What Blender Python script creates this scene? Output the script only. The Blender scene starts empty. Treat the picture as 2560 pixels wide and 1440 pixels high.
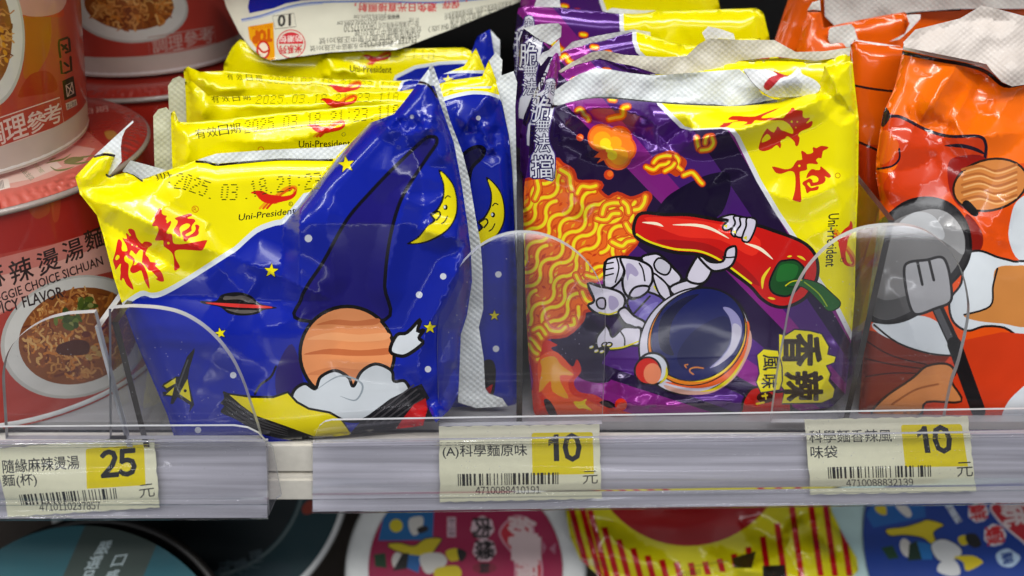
import bpy, math, random
import numpy as np
from mathutils import Vector, noise
from mathutils.geometry import delaunay_2d_cdt

random.seed(7)
rng = np.random.RandomState(7)
scene = bpy.context.scene
COL = scene.collection

# ------------------------------------------------------------------ camera
PITCH = math.radians(30.3)
CP, SP = math.cos(PITCH), math.sin(PITCH)
FPX = 2330.0                      # focal length in pixels of a 2560 px wide frame
CAM = np.array([0.0, -0.277, 0.240])
cam_data = bpy.data.cameras.new('camera')
cam = bpy.data.objects.new('camera', cam_data)
COL.objects.link(cam)
cam.location = CAM
cam.rotation_euler = (math.pi / 2 - PITCH, 0, 0)
cam_data.sensor_width = 36
cam_data.lens = 36 * FPX / 2560
cam_data.clip_start = 0.01
cam_data.clip_end = 50
cam_data.dof.use_dof = True
cam_data.dof.focus_distance = 0.335
cam_data.dof.aperture_fstop = 7.0
scene.camera = cam

# ------------------------------------------------------------------ world + shop lighting
world = bpy.data.worlds.new('World')
scene.world = world
world.use_nodes = True
bg = world.node_tree.nodes['Background']
bg.inputs[1].default_value = 1.0
wn = world.node_tree.nodes; wl = world.node_tree.links
w_tc = wn.new('ShaderNodeTexCoord')
w_sep = wn.new('ShaderNodeSeparateXYZ'); wl.new(w_tc.outputs['Generated'], w_sep.inputs[0])
w_ramp = wn.new('ShaderNodeValToRGB')           # dim floor, shelves of the aisle, pale ceiling
w_mr = wn.new('ShaderNodeMapRange'); wl.new(w_sep.outputs['Z'], w_mr.inputs[0])
w_mr.inputs[1].default_value = -1; w_mr.inputs[2].default_value = 1
wl.new(w_mr.outputs[0], w_ramp.inputs[0])
for k, (p, c) in enumerate(((0.0, 0.10), (0.40, 0.13), (0.52, 0.06), (0.72, 0.17), (1.0, 0.5))):
    e = w_ramp.color_ramp.elements[k] if k < 2 else w_ramp.color_ramp.elements.new(p)
    e.position = p; e.color = (c * 0.95, c * 0.97, c, 1)
w_map = wn.new('ShaderNodeMapping'); w_map.inputs['Scale'].default_value = (1.0, 1.0, 2.2); wl.new(w_tc.outputs['Generated'], w_map.inputs[0])
w_vor = wn.new('ShaderNodeTexVoronoi'); w_vor.inputs['Scale'].default_value = 3.2; wl.new(w_map.outputs[0], w_vor.inputs['Vector'])
w_sv = wn.new('ShaderNodeSeparateColor'); wl.new(w_vor.outputs['Color'], w_sv.inputs[0])
w_m2 = wn.new('ShaderNodeMapRange'); wl.new(w_sv.outputs[0], w_m2.inputs[0]); w_m2.inputs[3].default_value = 0.5; w_m2.inputs[4].default_value = 1.5
w_mul = wn.new('ShaderNodeVectorMath'); w_mul.operation = 'SCALE'
wl.new(w_ramp.outputs[0], w_mul.inputs[0]); wl.new(w_m2.outputs[0], w_mul.inputs['Scale']); wl.new(w_mul.outputs[0], bg.inputs[0])

def area(name, loc, target, sx, sy, watts, col=(1, 0.985, 0.95)):
    l = bpy.data.lights.new(name, 'AREA')
    l.shape = 'RECTANGLE'; l.size = sx; l.size_y = sy
    l.energy = watts; l.color = col
    o = bpy.data.objects.new(name, l); COL.objects.link(o)
    o.location = loc
    d = Vector(target) - Vector(loc)
    o.rotation_euler = d.to_track_quat('-Z', 'Y').to_euler()
    return o

area('ceiling_tube_near', (0.10, -0.85, 1.30), (0, 0.0, 0.05), 2.2, 0.07, 13.5)
area('ceiling_tube_far', (-0.10, -0.95, 1.95), (0, 0.0, 0.05), 2.6, 0.10, 30)
area('ceiling_tube_left', (-1.25, -0.45, 1.25), (0, 0.0, 0.05), 0.08, 1.4, 8, (0.95, 0.97, 1.0))
area('ceiling_tube_back', (0.3, -2.7, 1.25), (0, 0.0, 0.05), 3.0, 0.14, 15, (0.97, 0.98, 1.0))

area('rail_highlight_strip', (0.0, -1.5, -0.66), (0, 0.0, 0.0), 2.6, 0.03, 2.2, (0.95, 0.96, 1.0))  # added low strip lamp that puts a highlight line along the rail

scene.view_settings.view_transform = 'Standard'
scene.view_settings.look = 'None'
scene.view_settings.exposure = 0.0
scene.view_settings.gamma = 1.0
scene.view_settings.use_curve_mapping = False
scene.cycles.transparent_max_bounces = 24
scene.cycles.max_bounces = 10
scene.cycles.glossy_bounces = 5
scene.cycles.caustics_reflective = False
scene.cycles.caustics_refractive = False
scene.cycles.sample_clamp_indirect = 4.0

# ------------------------------------------------------------------ projection helpers (2560 x 1440 photo pixels)
def rays(p):
    p = np.atleast_2d(np.asarray(p, float))
    a = (p[:, 0] - 1280) / FPX
    b = (720 - p[:, 1]) / FPX
    return np.stack([a, CP + b * SP, -SP + b * CP], 1)

def on_y(p, y):
    r = rays(p); t = (np.asarray(y) - CAM[1]) / r[:, 1]
    return CAM + r * t[:, None]

def on_z(p, z):
    r = rays(p); t = (z - CAM[2]) / r[:, 2]
    return CAM + r * t[:, None]

def on_plane(p, n, c):
    r = rays(p); n = np.asarray(n, float)
    t = (c - CAM @ n) / (r @ n)
    return CAM + r * t[:, None]

def Z(s, ox, oy, pts):
    return [(ox + x / s, oy + y / s) for x, y in pts]

# ------------------------------------------------------------------ colour
def lin(h):
    h = h.lstrip('#')
    c = [int(h[i:i + 2], 16) / 255 for i in (0, 2, 4)]
    return [x / 12.92 if x <= 0.04045 else ((x + 0.055) / 1.055) ** 2.4 for x in c]

# ------------------------------------------------------------------ 2-D shapes (contours are arrays of edges E x 2 x 2)
def edges_of(pts, closed=True):
    p = np.asarray(pts, float)
    q = np.roll(p, -1, 0) if closed else p[1:]
    p = p if closed else p[:-1]
    return np.stack([p, q], 1)

def spl(pts, closed=True, n=6):
    p = np.asarray(pts, float); N = len(p); out = []
    rngk = range(N) if closed else range(N - 1)
    for i in rngk:
        if closed:
            a, b, c, d = p[i - 1], p[i], p[(i + 1) % N], p[(i + 2) % N]
        else:
            a, b, c, d = p[max(i - 1, 0)], p[i], p[i + 1], p[min(i + 2, N - 1)]
        for k in range(n):
            t = k / n
            out.append(0.5 * ((2 * b) + (c - a) * t + (2 * a - 5 * b + 4 * c - d) * t * t + (3 * b - a - 3 * c + d) * t ** 3))
    if not closed: out.append(p[-1])
    return np.array(out)

def ell(cx, cy, rx, ry, rot=0, n=48, a0=0, a1=360):
    a = np.radians(np.linspace(a0, a1, n, endpoint=(abs(a1 - a0) < 360)))
    c, s = math.cos(math.radians(rot)), math.sin(math.radians(rot))
    x, y = rx * np.cos(a), ry * np.sin(a)
    return np.stack([cx + c * x - s * y, cy + s * x + c * y], 1)

def circ(cx, cy, r, n=20): return ell(cx, cy, r, r, 0, n)

def star(cx, cy, r, rot=0):
    out = []
    for k in range(10):
        a = math.radians(rot - 90 + 36 * k); rr = r if k % 2 == 0 else r * 0.42
        out.append((cx + rr * math.cos(a), cy + rr * math.sin(a)))
    return out

def stroke(pts, w, closed=False, taper=False):
    """outline of a brush line; w may be a number or one number per point"""
    p = np.asarray(pts, float)
    keep = [0]
    for i in range(1, len(p)):
        if np.hypot(*(p[i] - p[keep[-1]])) > 1e-6: keep.append(i)
    p = p[keep]
    n = len(p)
    w = np.full(n, float(w)) if np.isscalar(w) else np.asarray(w, float)[keep]
    if taper:
        w = w * (0.15 + 0.85 * np.sin(np.linspace(0, math.pi, n)))
    if closed:
        d = np.roll(p, -1, 0) - np.roll(p, 1, 0)
    else:
        d = np.gradient(p, axis=0)
    d /= np.maximum(np.hypot(d[:, 0], d[:, 1]), 1e-9)[:, None]
    nn = np.stack([-d[:, 1], d[:, 0]], 1) * (w / 2)[:, None]
    if closed:
        return [p + nn, (p - nn)[::-1]]
    cap = []
    L, R = p + nn, p - nn
    ang = math.atan2(-nn[-1][1], -nn[-1][0])
    a0 = math.atan2(nn[-1][1], nn[-1][0]); r = w[-1] / 2
    ce = [p[-1] + r * np.array([math.cos(a0 - k * math.pi / 5), math.sin(a0 - k * math.pi / 5)]) for k in range(1, 5)]
    a1 = math.atan2(-nn[0][1], -nn[0][0]); r0 = w[0] / 2
    cs = [p[0] + r0 * np.array([math.cos(a1 - k * math.pi / 5), math.sin(a1 - k * math.pi / 5)]) for k in range(1, 5)]
    return [np.array(list(L) + ce + list(R[::-1]) + cs)]

_tc = {}
def glyphs(s, bold=0.0):
    """edges of the outline of a text, y up, with its bounding box"""
    k = (s, bold)
    if k not in _tc:
        c = bpy.data.curves.new('lettering', 'FONT'); c.body = s; c.resolution_u = 2
        o = bpy.data.objects.new('lettering', c); COL.objects.link(o)
        bpy.context.view_layer.update()
        ev = o.evaluated_get(bpy.context.evaluated_depsgraph_get())
        m = ev.to_mesh()
        co = np.array([v.co[:2] for v in m.vertices]) if len(m.vertices) else np.zeros((0, 2))
        cnt = {}
        for p in m.polygons:
            for e in p.edge_keys: cnt[e] = cnt.get(e, 0) + 1
        ed = np.array([e for e, n in cnt.items() if n == 1], int)
        ev.to_mesh_clear()
        bpy.data.objects.remove(o); bpy.data.curves.remove(c)
        E = co[ed]
        _tc[k] = (E, co.min(0), co.max(0))
    return _tc[k]

class Art:
    """printed artwork: coloured shapes painted one over the other"""
    def __init__(self): self.items = []
    def fill(self, col, *contours, metal=0.0, rule='nz'):
        E = [edges_of(c) if not (isinstance(c, np.ndarray) and c.ndim == 3) else c for c in contours]
        self.items.append((lin(col) + [metal], np.concatenate(E), rule)); return self
    def line(self, col, pts, w, closed=False, metal=0.0, taper=False):
        parts = stroke(pts, w, closed, taper)
        return self.fill(col, *parts, metal=metal)
    def out(self, col, outline, poly, w, metal=0.0):
        self.fill(col, poly, metal=metal)
        return self.line(outline, poly, w, True, metal=metal)
    def text(self, col, s, tl, tr, bl, bold=0.0, box=None, metal=0.0):
        """text stretched over the parallelogram tl, tr, bl"""
        E, lo, hi = glyphs(s)
        if box is not None: lo, hi = glyphs(box)[1:]
        u = (E - lo) / (hi - lo)
        tl, tr, bl = map(lambda q: np.asarray(q, float), (tl, tr, bl))
        P = tl + u[..., :1] * (tr - tl) + (1 - u[..., 1:]) * (bl - tl)
        self.embolden(col, P, bold * np.hypot(*(bl - tl)) / (hi - lo)[1], metal)
        self.items.append((lin(col) + [metal], P, 'eo')); return self
    def embolden(self, col, P, h, metal):
        if h < 0.25: return
        d = P[:, 1] - P[:, 0]; L = np.hypot(d[:, 0], d[:, 1]); k = L > 1e-6; P, d, L = P[k], d[k], L[k]
        d = d / L[:, None] * h; n = np.stack([-d[:, 1], d[:, 0]], 1); e = d * 0.5
        q = np.stack([P[:, 0] - e + n, P[:, 1] + e + n, P[:, 1] + e - n, P[:, 0] - e - n], 1)
        E = np.stack([q, np.roll(q, -1, 1)], 2).reshape(-1, 2, 2)
        self.items.append((lin(col) + [metal], E, 'nz'))
    def digits(self, col, s, tl, tr, bl, bold=0.0):
        """wide sans figures, one cell each"""
        tl, tr, bl = map(lambda q: np.asarray(q, float), (tl, tr, bl))
        _, lo0, hi0 = glyphs('０'); y0, y1 = lo0[1], hi0[1]; w = (hi0[0] - lo0[0]) * 1.10; c0 = (hi0[0] + lo0[0]) / 2
        n = len(s)
        for i, ch in enumerate(s):
            if ch == '1' and bold > 0.02:      # plain heavy one without a foot
                q = np.array([(.55, -.01), (.78, -.01), (.78, 1.01), (.48, 1.01), (.48, .30), (.20, .44), (.20, .20), (.44, .11)])
                self.fill(col, [tl + (i + x) / n * (tr - tl) + y * (bl - tl) for x, y in q]); continue
            E = glyphs(chr(ord(ch) + 0xFEE0))[0]
            u = (i + 0.5 + (E[..., :1] - c0) / w) / n; v = (y1 - E[..., 1:]) / (y1 - y0)
            P = tl + u * (tr - tl) + v * (bl - tl)
            self.embolden(col, P, bold * np.hypot(*(bl - tl)) / (y1 - y0), 0.0)
            self.items.append((lin(col) + [0.0], P, 'eo'))
        return self
    def chars(self, col, s, start, step, down, bold=0.0, size=0.9, metal=0.0):
        """square characters one by one; start = centre of the first, step = to the next, down = height of a cell"""
        st, sp, dn = (np.asarray(q, float) for q in (start, step, down))
        for i, ch in enumerate(s):
            c = st + sp * i
            sx = sp / max(np.hypot(*sp), 1e-9) * np.hypot(*dn)
            self.text(col, ch, c - sx * size / 2 - dn * size / 2, c + sx * size / 2 - dn * size / 2, c - sx * size / 2 + dn * size / 2, bold, metal=metal)
        return self
    def mapped(self, g, step):
        """same art with every point carried through g"""
        a = Art()
        for c, E, r in self.items:
            E = split(E, step)
            sh = E.shape
            P = g(E.reshape(-1, 2)).reshape(sh)
            ok = np.isfinite(P).all((1, 2))
            a.items.append((c, P[ok], r))
        return a

def split(E, step):
    L = np.hypot(*(E[:, 1] - E[:, 0]).T)
    out = []
    n = np.maximum(1, np.ceil(L / step)).astype(int)
    for k in np.unique(n):
        S = E[n == k]
        t = np.linspace(0, 1, k + 1)
        for i in range(k):
            a = S[:, 0] + (S[:, 1] - S[:, 0]) * t[i]; b = S[:, 0] + (S[:, 1] - S[:, 0]) * t[i + 1]
            out.append(np.stack([a, b], 1))
    return np.concatenate(out) if out else E

def inside(P, E, rule='nz'):
    res = np.zeros(len(P), bool)
    lo, hi = E.reshape(-1, 2).min(0), E.reshape(-1, 2).max(0)
    idx = np.nonzero((P[:, 0] >= lo[0]) & (P[:, 0] <= hi[0]) & (P[:, 1] >= lo[1]) & (P[:, 1] <= hi[1]))[0]
    CH = max(1, int(4e6 // max(len(E), 1)))
    for s in range(0, len(idx), CH):
        q = P[idx[s:s + CH]]
        x, y = q[:, :1], q[:, 1:]
        x0, y0, x1, y1 = E[:, 0, 0], E[:, 0, 1], E[:, 1, 0], E[:, 1, 1]
        up = (y0 <= y) & (y1 > y); dn = (y1 <= y) & (y0 > y)
        with np.errstate(divide='ignore', invalid='ignore'):
            xi = x0 + (y - y0) * (x1 - x0) / np.where(y1 == y0, 1, y1 - y0)
        r = xi > x
        if rule == 'nz': w = (up & r).sum(1) - (dn & r).sum(1); res[idx[s:s + CH]] = w != 0
        else: w = ((up | dn) & r).sum(1); res[idx[s:s + CH]] = (w % 2) == 1
    return res

def dist_to(P, E):
    d = np.full(len(P), 1e9)
    for s in range(0, len(E), 200):
        e = E[s:s + 200]
        a, v = e[:, 0], e[:, 1] - e[:, 0]
        L = np.maximum((v ** 2).sum(1), 1e-12)
        w = P[:, None, :] - a[None]
        t = np.clip((w * v[None]).sum(2) / L, 0, 1)
        dd = np.sqrt(((w - t[..., None] * v[None]) ** 2).sum(2)).min(1)
        d = np.minimum(d, dd)
    return d

# ------------------------------------------------------------------ objects
def thing(name, label, cat, loc=(0, 0, 0), group=None):
    o = bpy.data.objects.new(name, None); COL.objects.link(o)
    o.location = loc; o.empty_display_size = 0.02
    o['label'] = label; o['category'] = cat
    if group: o['group'] = group
    return o

def tag(o, label, cat, group=None):
    o['label'] = label; o['category'] = cat
    if group: o['group'] = group
    return o

def link(name, mesh, mats, parent=None, label=None):
    o = bpy.data.objects.new(name, mesh); COL.objects.link(o)
    for m in (mats if isinstance(mats, (list, tuple)) else [mats]): mesh.materials.append(m)
    if parent is not None:
        o.parent = parent
        lx = Vector(parent.location)
        p = parent.parent
        while p is not None:
            lx += Vector(p.location); p = p.parent
        mesh.transform(__import__('mathutils').Matrix.Translation(-lx))
    if label: o['label'] = label
    return o

def raw_mesh(name, V, F, smooth=True):
    m = bpy.data.meshes.new(name)
    m.from_pydata([tuple(map(float, v)) for v in V], [], [tuple(map(int, f)) for f in F])
    if smooth: m.polygons.foreach_set('use_smooth', np.ones(len(m.polygons), bool))
    m.update()
    return m

def sheet(name, sil, art, base, f, mats, parent=None, grid=12, metal=0.0, back=None, backcol='d8d8d4', label=None, jit=0.2, eps=1.5, orient=None):
    """a surface over the 2-D outline sil, printed with art, carried into space by f(points) -> 3-D.
    back: an optional second map that closes the body behind"""
    sil = np.asarray(sil, float)
    silE = split(edges_of(sil), grid)
    VX, ED, base_i = [], [], 0
    def add(E):
        nonlocal base_i
        VX.append(E.reshape(-1, 2)); n = len(E)
        ED.append(np.arange(base_i, base_i + 2 * n).reshape(-1, 2)); base_i += 2 * n
    add(silE)
    lo, hi = sil.min(0), sil.max(0)
    items = []
    if art is not None:
        for c, E, r in art.items:
            if not len(E): continue
            q = E.reshape(-1, 2)
            if (q.max(0) < lo).any() or (q.min(0) > hi).any(): continue
            items.append((c, E, r)); add(split(E, grid * 1.2))
    gx = np.arange(lo[0], hi[0], grid); gy = np.arange(lo[1], hi[1], grid * 0.87)
    G = np.array([(x + (grid / 2 if j % 2 else 0), y) for j, y in enumerate(gy) for x in gx])
    G = G + rng.uniform(-jit, jit, G.shape) * grid
    G = G[inside(G, silE)]
    if len(G): G = G[dist_to(G, silE) > grid * 0.35]
    VX.append(G)
    allv = np.concatenate(VX); alle = np.concatenate(ED)
    vo, _, fo, *_ = delaunay_2d_cdt([Vector(p) for p in allv], [tuple(map(int, e)) for e in alle], [], 0, 1e-3)
    P = np.array([v[:] for v in vo]); T = np.array(fo, int)
    cen = P[T].mean(1)
    k = inside(cen, silE); T = T[k]; cen = cen[k]
    colr = np.tile(np.array(lin(base) + [metal]), (len(T), 1))
    for c, E, r in items:
        colr[inside(cen, E, r)] = c
    X = f(P)
    fx = f(P + [eps, 0]) - f(P - [eps, 0]); fy = f(P + [0, eps]) - f(P - [0, eps])
    N = np.cross(fx, fy); N /= np.maximum(np.linalg.norm(N, axis=1), 1e-12)[:, None]
    # one winding for the whole sheet, facing the viewer's side
    a2 = np.cross(P[T[:, 1]] - P[T[:, 0]], P[T[:, 2]] - P[T[:, 0]])
    T[a2 < 0] = T[a2 < 0][:, ::-1]
    tri = np.cross(X[T[:, 1]] - X[T[:, 0]], X[T[:, 2]] - X[T[:, 0]])
    if (tri * N[T[:, 0]]).sum() < 0: T = T[:, ::-1]
    ctr = X.mean(0)
    if (((CAM - ctr) * N.mean(0)).sum() < 0) if orient is None else orient < 0:
        N = -N; T = T[:, ::-1]
    nf = len(T)
    V, F, C, NN = X, T, colr, N
    if back is not None:
        silP = silE[:, 0]
        b2 = grid * 3
        gx = np.arange(lo[0], hi[0], b2); gy = np.arange(lo[1], hi[1], b2)
        G = np.array([(x, y) for y in gy for x in gx]); G = G[inside(G, silE)]
        if len(G): G = G[dist_to(G, silE) > b2 * 0.4]
        av = np.concatenate([silE.reshape(-1, 2), G])
        vo, _, fo, *_ = delaunay_2d_cdt([Vector(p) for p in av], [(2 * i, 2 * i + 1) for i in range(len(silE))], [], 0, 1e-3)
        P2 = np.array([v[:] for v in vo]); T2 = np.array(fo, int)
        T2 = T2[inside(P2[T2].mean(1), silE)]
        X2 = back(P2)
        gx_ = back(P2 + [eps, 0]) - back(P2 - [eps, 0]); gy_ = back(P2 + [0, eps]) - back(P2 - [0, eps])
        N2 = np.cross(gx_, gy_); N2 /= np.maximum(np.linalg.norm(N2, axis=1), 1e-12)[:, None]
        if (N2 * (CAM - X2)).sum() > 0: N2 = -N2
        tri = np.cross(X2[T2[:, 1]] - X2[T2[:, 0]], X2[T2[:, 2]] - X2[T2[:, 0]])
        a2 = np.cross(P2[T2[:, 1]] - P2[T2[:, 0]], P2[T2[:, 2]] - P2[T2[:, 0]])
        T2[a2 < 0] = T2[a2 < 0][:, ::-1]
        tri = np.cross(X2[T2[:, 1]] - X2[T2[:, 0]], X2[T2[:, 2]] - X2[T2[:, 0]])
        if (tri * N2[T2[:, 0]]).sum() < 0: T2 = T2[:, ::-1]
        F = np.concatenate([T, T2 + len(V)]); V = np.concatenate([V, X2]); NN = np.concatenate([NN, N2])
        C = np.concatenate([C, np.tile(np.array(lin(backcol) + [0.0]), (len(T2), 1))])
        P = np.concatenate([P, P2])
    m = raw_mesh(name, V, F)
    at = m.attributes.new('print', 'FLOAT_COLOR', 'FACE')
    at.data.foreach_set('color', C.astype(np.float32).ravel())
    uv = m.uv_layers.new(name='UVMap')
    li = np.empty(len(m.loops), int); m.loops.foreach_get('vertex_index', li)
    uv.data.foreach_set('uv', (P[li] / 1000).astype(np.float32).ravel())
    bad = ~np.isfinite(NN).all(1); NN[bad] = (0, -1, 0)
    m.normals_split_custom_set_from_vertices([tuple(n) for n in NN])
    return link(name, m, mats, parent, label)

# ---- depth of a flexible bag over its outline, measured along the view from a leaning plane
def lean_plane(y0, z0, lean):
    n = np.array([0, 1.0, -lean]); return n, y0 - lean * z0

def vnoise(P, scale, seed=0.0, oct=2):
    return np.array([noise.fractal((p[0] / scale + seed, p[1] / scale - seed, seed), 0.6, 2.1, oct) for p in P])

def ridged(P, scale, seed=0.0):
    a = np.array([noise.noise((p[0] / scale + seed, p[1] / scale + seed * 2, seed)) for p in P])
    return 1 - np.abs(a) * 2

def bagmap(plane, sil, H=0.008, w=70, mods=(), crumple=0.0007, seed=0.0, sign=1):
    n, c = plane
    silE = edges_of(np.asarray(sil, float))
    silE = split(silE, 40)
    def f(P):
        P = np.asarray(P, float)
        r = rays(P)
        t = (c - CAM @ n) / (r @ n)
        L = np.linalg.norm(r, axis=1)
        d = dist_to(P, silE)
        u = np.clip(d / w, 0, 1)
        D = sign * H * np.sqrt(np.maximum(1 - (1 - u) ** 2, 1e-9))
        if crumple and sign > 0:
            D = D + crumple * np.minimum(d / 25, 1) * (vnoise(P, 380, seed, 2) * 1.7 + vnoise(P, 120, seed + 9, 1) * 0.25)
        for mfun in mods:
            D = D + (mfun(P) if sign > 0 else mfun(P) * np.exp(-d / 10))
        return CAM + r * (t - D / L)[:, None]
    return f

def crease(pts, amp, w, p=1.6, curve=True):
    """a sharp fold along a line, dying out towards both ends"""
    pts = spl(pts, False, 5) if curve and len(pts) > 2 else np.asarray(pts, float)
    E = edges_of(pts, False)
    L = np.hypot(*(E[:, 1] - E[:, 0]).T); cum = np.concatenate([[0], np.cumsum(L)]); tot = cum[-1]
    lo, hi = pts.min(0) - w, pts.max(0) + w
    def f(P):
        D = np.zeros(len(P))
        k = np.nonzero(((P >= lo) & (P <= hi)).all(1))[0]
        if not len(k): return D
        best = np.full(len(k), 1e9); at = np.zeros(len(k))
        for n in range(len(E)):
            a, v = E[n, 0], E[n, 1] - E[n, 0]
            t = np.clip(((P[k] - a) @ v) / max(L[n] ** 2, 1e-9), 0, 1)
            d = np.hypot(*(P[k] - a - t[:, None] * v).T)
            m = d < best; best[m] = d[m]; at[m] = (cum[n] + t[m] * L[n]) / tot
        e = np.clip(np.minimum(at, 1 - at) / 0.22, 0, 1); e = e * e * (3 - 2 * e)
        D[k] = amp * (0.12 + 0.88 * e) * np.clip(1 - best / (w * (0.35 + 0.65 * e)), 0, 1) ** p
        return D
    return f

def region(poly, H, w, fade=None):
    E = edges_of(np.asarray(poly, float)); E = split(E, 60)
    def f(P):
        k = inside(P, E); D = np.zeros(len(P))
        if k.any():
            d = dist_to(P[k], E); u = np.clip(d / w, 0, 1)
            D[k] = H * np.sqrt(np.maximum(1 - (1 - u) ** 2, 0))
            if fade is not None: D[k] *= fade(P[k])
        return D
    return f

def bump(cx, cy, rx, ry, amp, rot=0):
    c, s = math.cos(math.radians(rot)), math.sin(math.radians(rot))
    def f(P):
        x, y = P[:, 0] - cx, P[:, 1] - cy
        u, v = (c * x + s * y) / rx, (-s * x + c * y) / ry
        return amp * np.exp(-(u * u + v * v))
    return f

def grad(ax, ay, bx, by, amp):
    """depth rising linearly from a to b"""
    a = np.array([ax, ay], float); v = np.array([bx - ax, by - ay], float); L = (v ** 2).sum()
    def f(P): return amp * np.clip(((P - a) @ v) / L, 0, 1)
    return f

def extrude_px(name, poly, y, th, mats, parent=None, label=None, edge_slot=1):
    """clear plate: an outline standing in the plane y, with thickness th going back"""
    P = np.asarray(poly, float)
    A = on_y(P, y); B = A.copy(); B[:, 1] += th
    n = len(P)
    V = np.concatenate([A, B])
    F = [tuple(range(n))[::-1], tuple(range(n, 2 * n))] + [(i, (i + 1) % n, n + (i + 1) % n, n + i) for i in range(n)]
    m = raw_mesh(name, V, F, False)
    for p in m.polygons[2:]: p.material_index = edge_slot
    return link(name, m, mats, parent, label)

def boxm(name, x0, x1, y0, y1, z0, z1, mats, parent=None, bev=0.0, label=None):
    import bmesh
    bm = bmesh.new(); bmesh.ops.create_cube(bm, size=1)
    for v in bm.verts:
        v.co = (x0 if v.co.x < 0 else x1, y0 if v.co.y < 0 else y1, z0 if v.co.z < 0 else z1)
    if bev: bmesh.ops.bevel(bm, geom=bm.edges[:], offset=bev, segments=2, affect='EDGES')
    m = bpy.data.meshes.new(name); bm.to_mesh(m); bm.free()
    return link(name, m, mats, parent, label)

# ------------------------------------------------------------------ materials
def newmat(name):
    m = bpy.data.materials.new(name); m.use_nodes = True
    nt = m.node_tree; nt.nodes.clear()
    out = nt.nodes.new('ShaderNodeOutputMaterial')
    return m, nt, out

def N(nt, t, **kw):
    n = nt.nodes.new(t)
    for k, v in kw.items():
        if k in n.inputs: n.inputs[k].default_value = v
        else: setattr(n, k, v)
    return n

def film(name, rough=0.22, coat=0.6, bumpd=0.15, scale=160, var=0.08, attr=True, col=(0.8, 0.8, 0.8), spec=0.5, emboss=0):
    m, nt, out = newmat(name)
    b = N(nt, 'ShaderNodeBsdfPrincipled'); nt.links.new(b.outputs[0], out.inputs[0])
    b.inputs['Roughness'].default_value = rough
    b.inputs['Coat Weight'].default_value = coat
    b.inputs['Coat Roughness'].default_value = 0.045
    b.inputs['Specular IOR Level'].default_value = spec
    tc = N(nt, 'ShaderNodeTexCoord')
    no = N(nt, 'ShaderNodeTexNoise', Scale=scale * 0.5, Detail=3.0); nt.links.new(tc.outputs['Object'], no.inputs['Vector'])
    mr = N(nt, 'ShaderNodeMapRange'); nt.links.new(no.outputs[0], mr.inputs[0])
    mr.inputs[1].default_value = 0.3; mr.inputs[2].default_value = 0.7
    mr.inputs[3].default_value = 1 - var; mr.inputs[4].default_value = 1 + var * 0.4
    mx = N(nt, 'ShaderNodeVectorMath', operation='SCALE'); nt.links.new(mr.outputs[0], mx.inputs['Scale'])
    if attr:
        at = N(nt, 'ShaderNodeAttribute', attribute_name='print')
        nt.links.new(at.outputs['Color'], mx.inputs[0]); nt.links.new(at.outputs['Alpha'], b.inputs['Metallic'])
    else: mx.inputs[0].default_value = col
    nt.links.new(mx.outputs[0], b.inputs['Base Color'])
    rr = N(nt, 'ShaderNodeMapRange'); nt.links.new(no.outputs[0], rr.inputs[0])
    rr.inputs[3].default_value = rough * 0.75; rr.inputs[4].default_value = rough * 1.3
    nt.links.new(rr.outputs[0], b.inputs['Roughness'])
    n2 = N(nt, 'ShaderNodeTexNoise', Scale=scale, Detail=4.0, Roughness=0.55); nt.links.new(tc.outputs['Object'], n2.inputs['Vector'])
    bp = N(nt, 'ShaderNodeBump', Strength=bumpd, Distance=0.0006); nt.links.new(n2.outputs[0], bp.inputs['Height'])
    last = bp
    if emboss:
        uvn = N(nt, 'ShaderNodeUVMap', uv_map='UVMap')
        sx = N(nt, 'ShaderNodeSeparateXYZ'); nt.links.new(uvn.outputs[0], sx.inputs[0])
        w = []
        for ax, per in (('X', 0.017), ('Y', 0.014)):
            a = N(nt, 'ShaderNodeMath', operation='MULTIPLY'); nt.links.new(sx.outputs[ax], a.inputs[0]); a.inputs[1].default_value = 2 * math.pi / per
            q = N(nt, 'ShaderNodeMath', operation='SINE'); nt.links.new(a.outputs[0], q.inputs[0]); w.append(q)
        br = N(nt, 'ShaderNodeMath', operation='MULTIPLY'); nt.links.new(w[0].outputs[0], br.inputs[0]); nt.links.new(w[1].outputs[0], br.inputs[1])
        b2 = N(nt, 'ShaderNodeBump', Strength=emboss, Distance=0.0008); nt.links.new(br.outputs[0], b2.inputs['Height'])
        nt.links.new(bp.outputs[0], b2.inputs['Normal']); last = b2
    nt.links.new(last.outputs[0], b.inputs['Normal']); nt.links.new(last.outputs[0], b.inputs['Coat Normal'])
    return m

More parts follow.
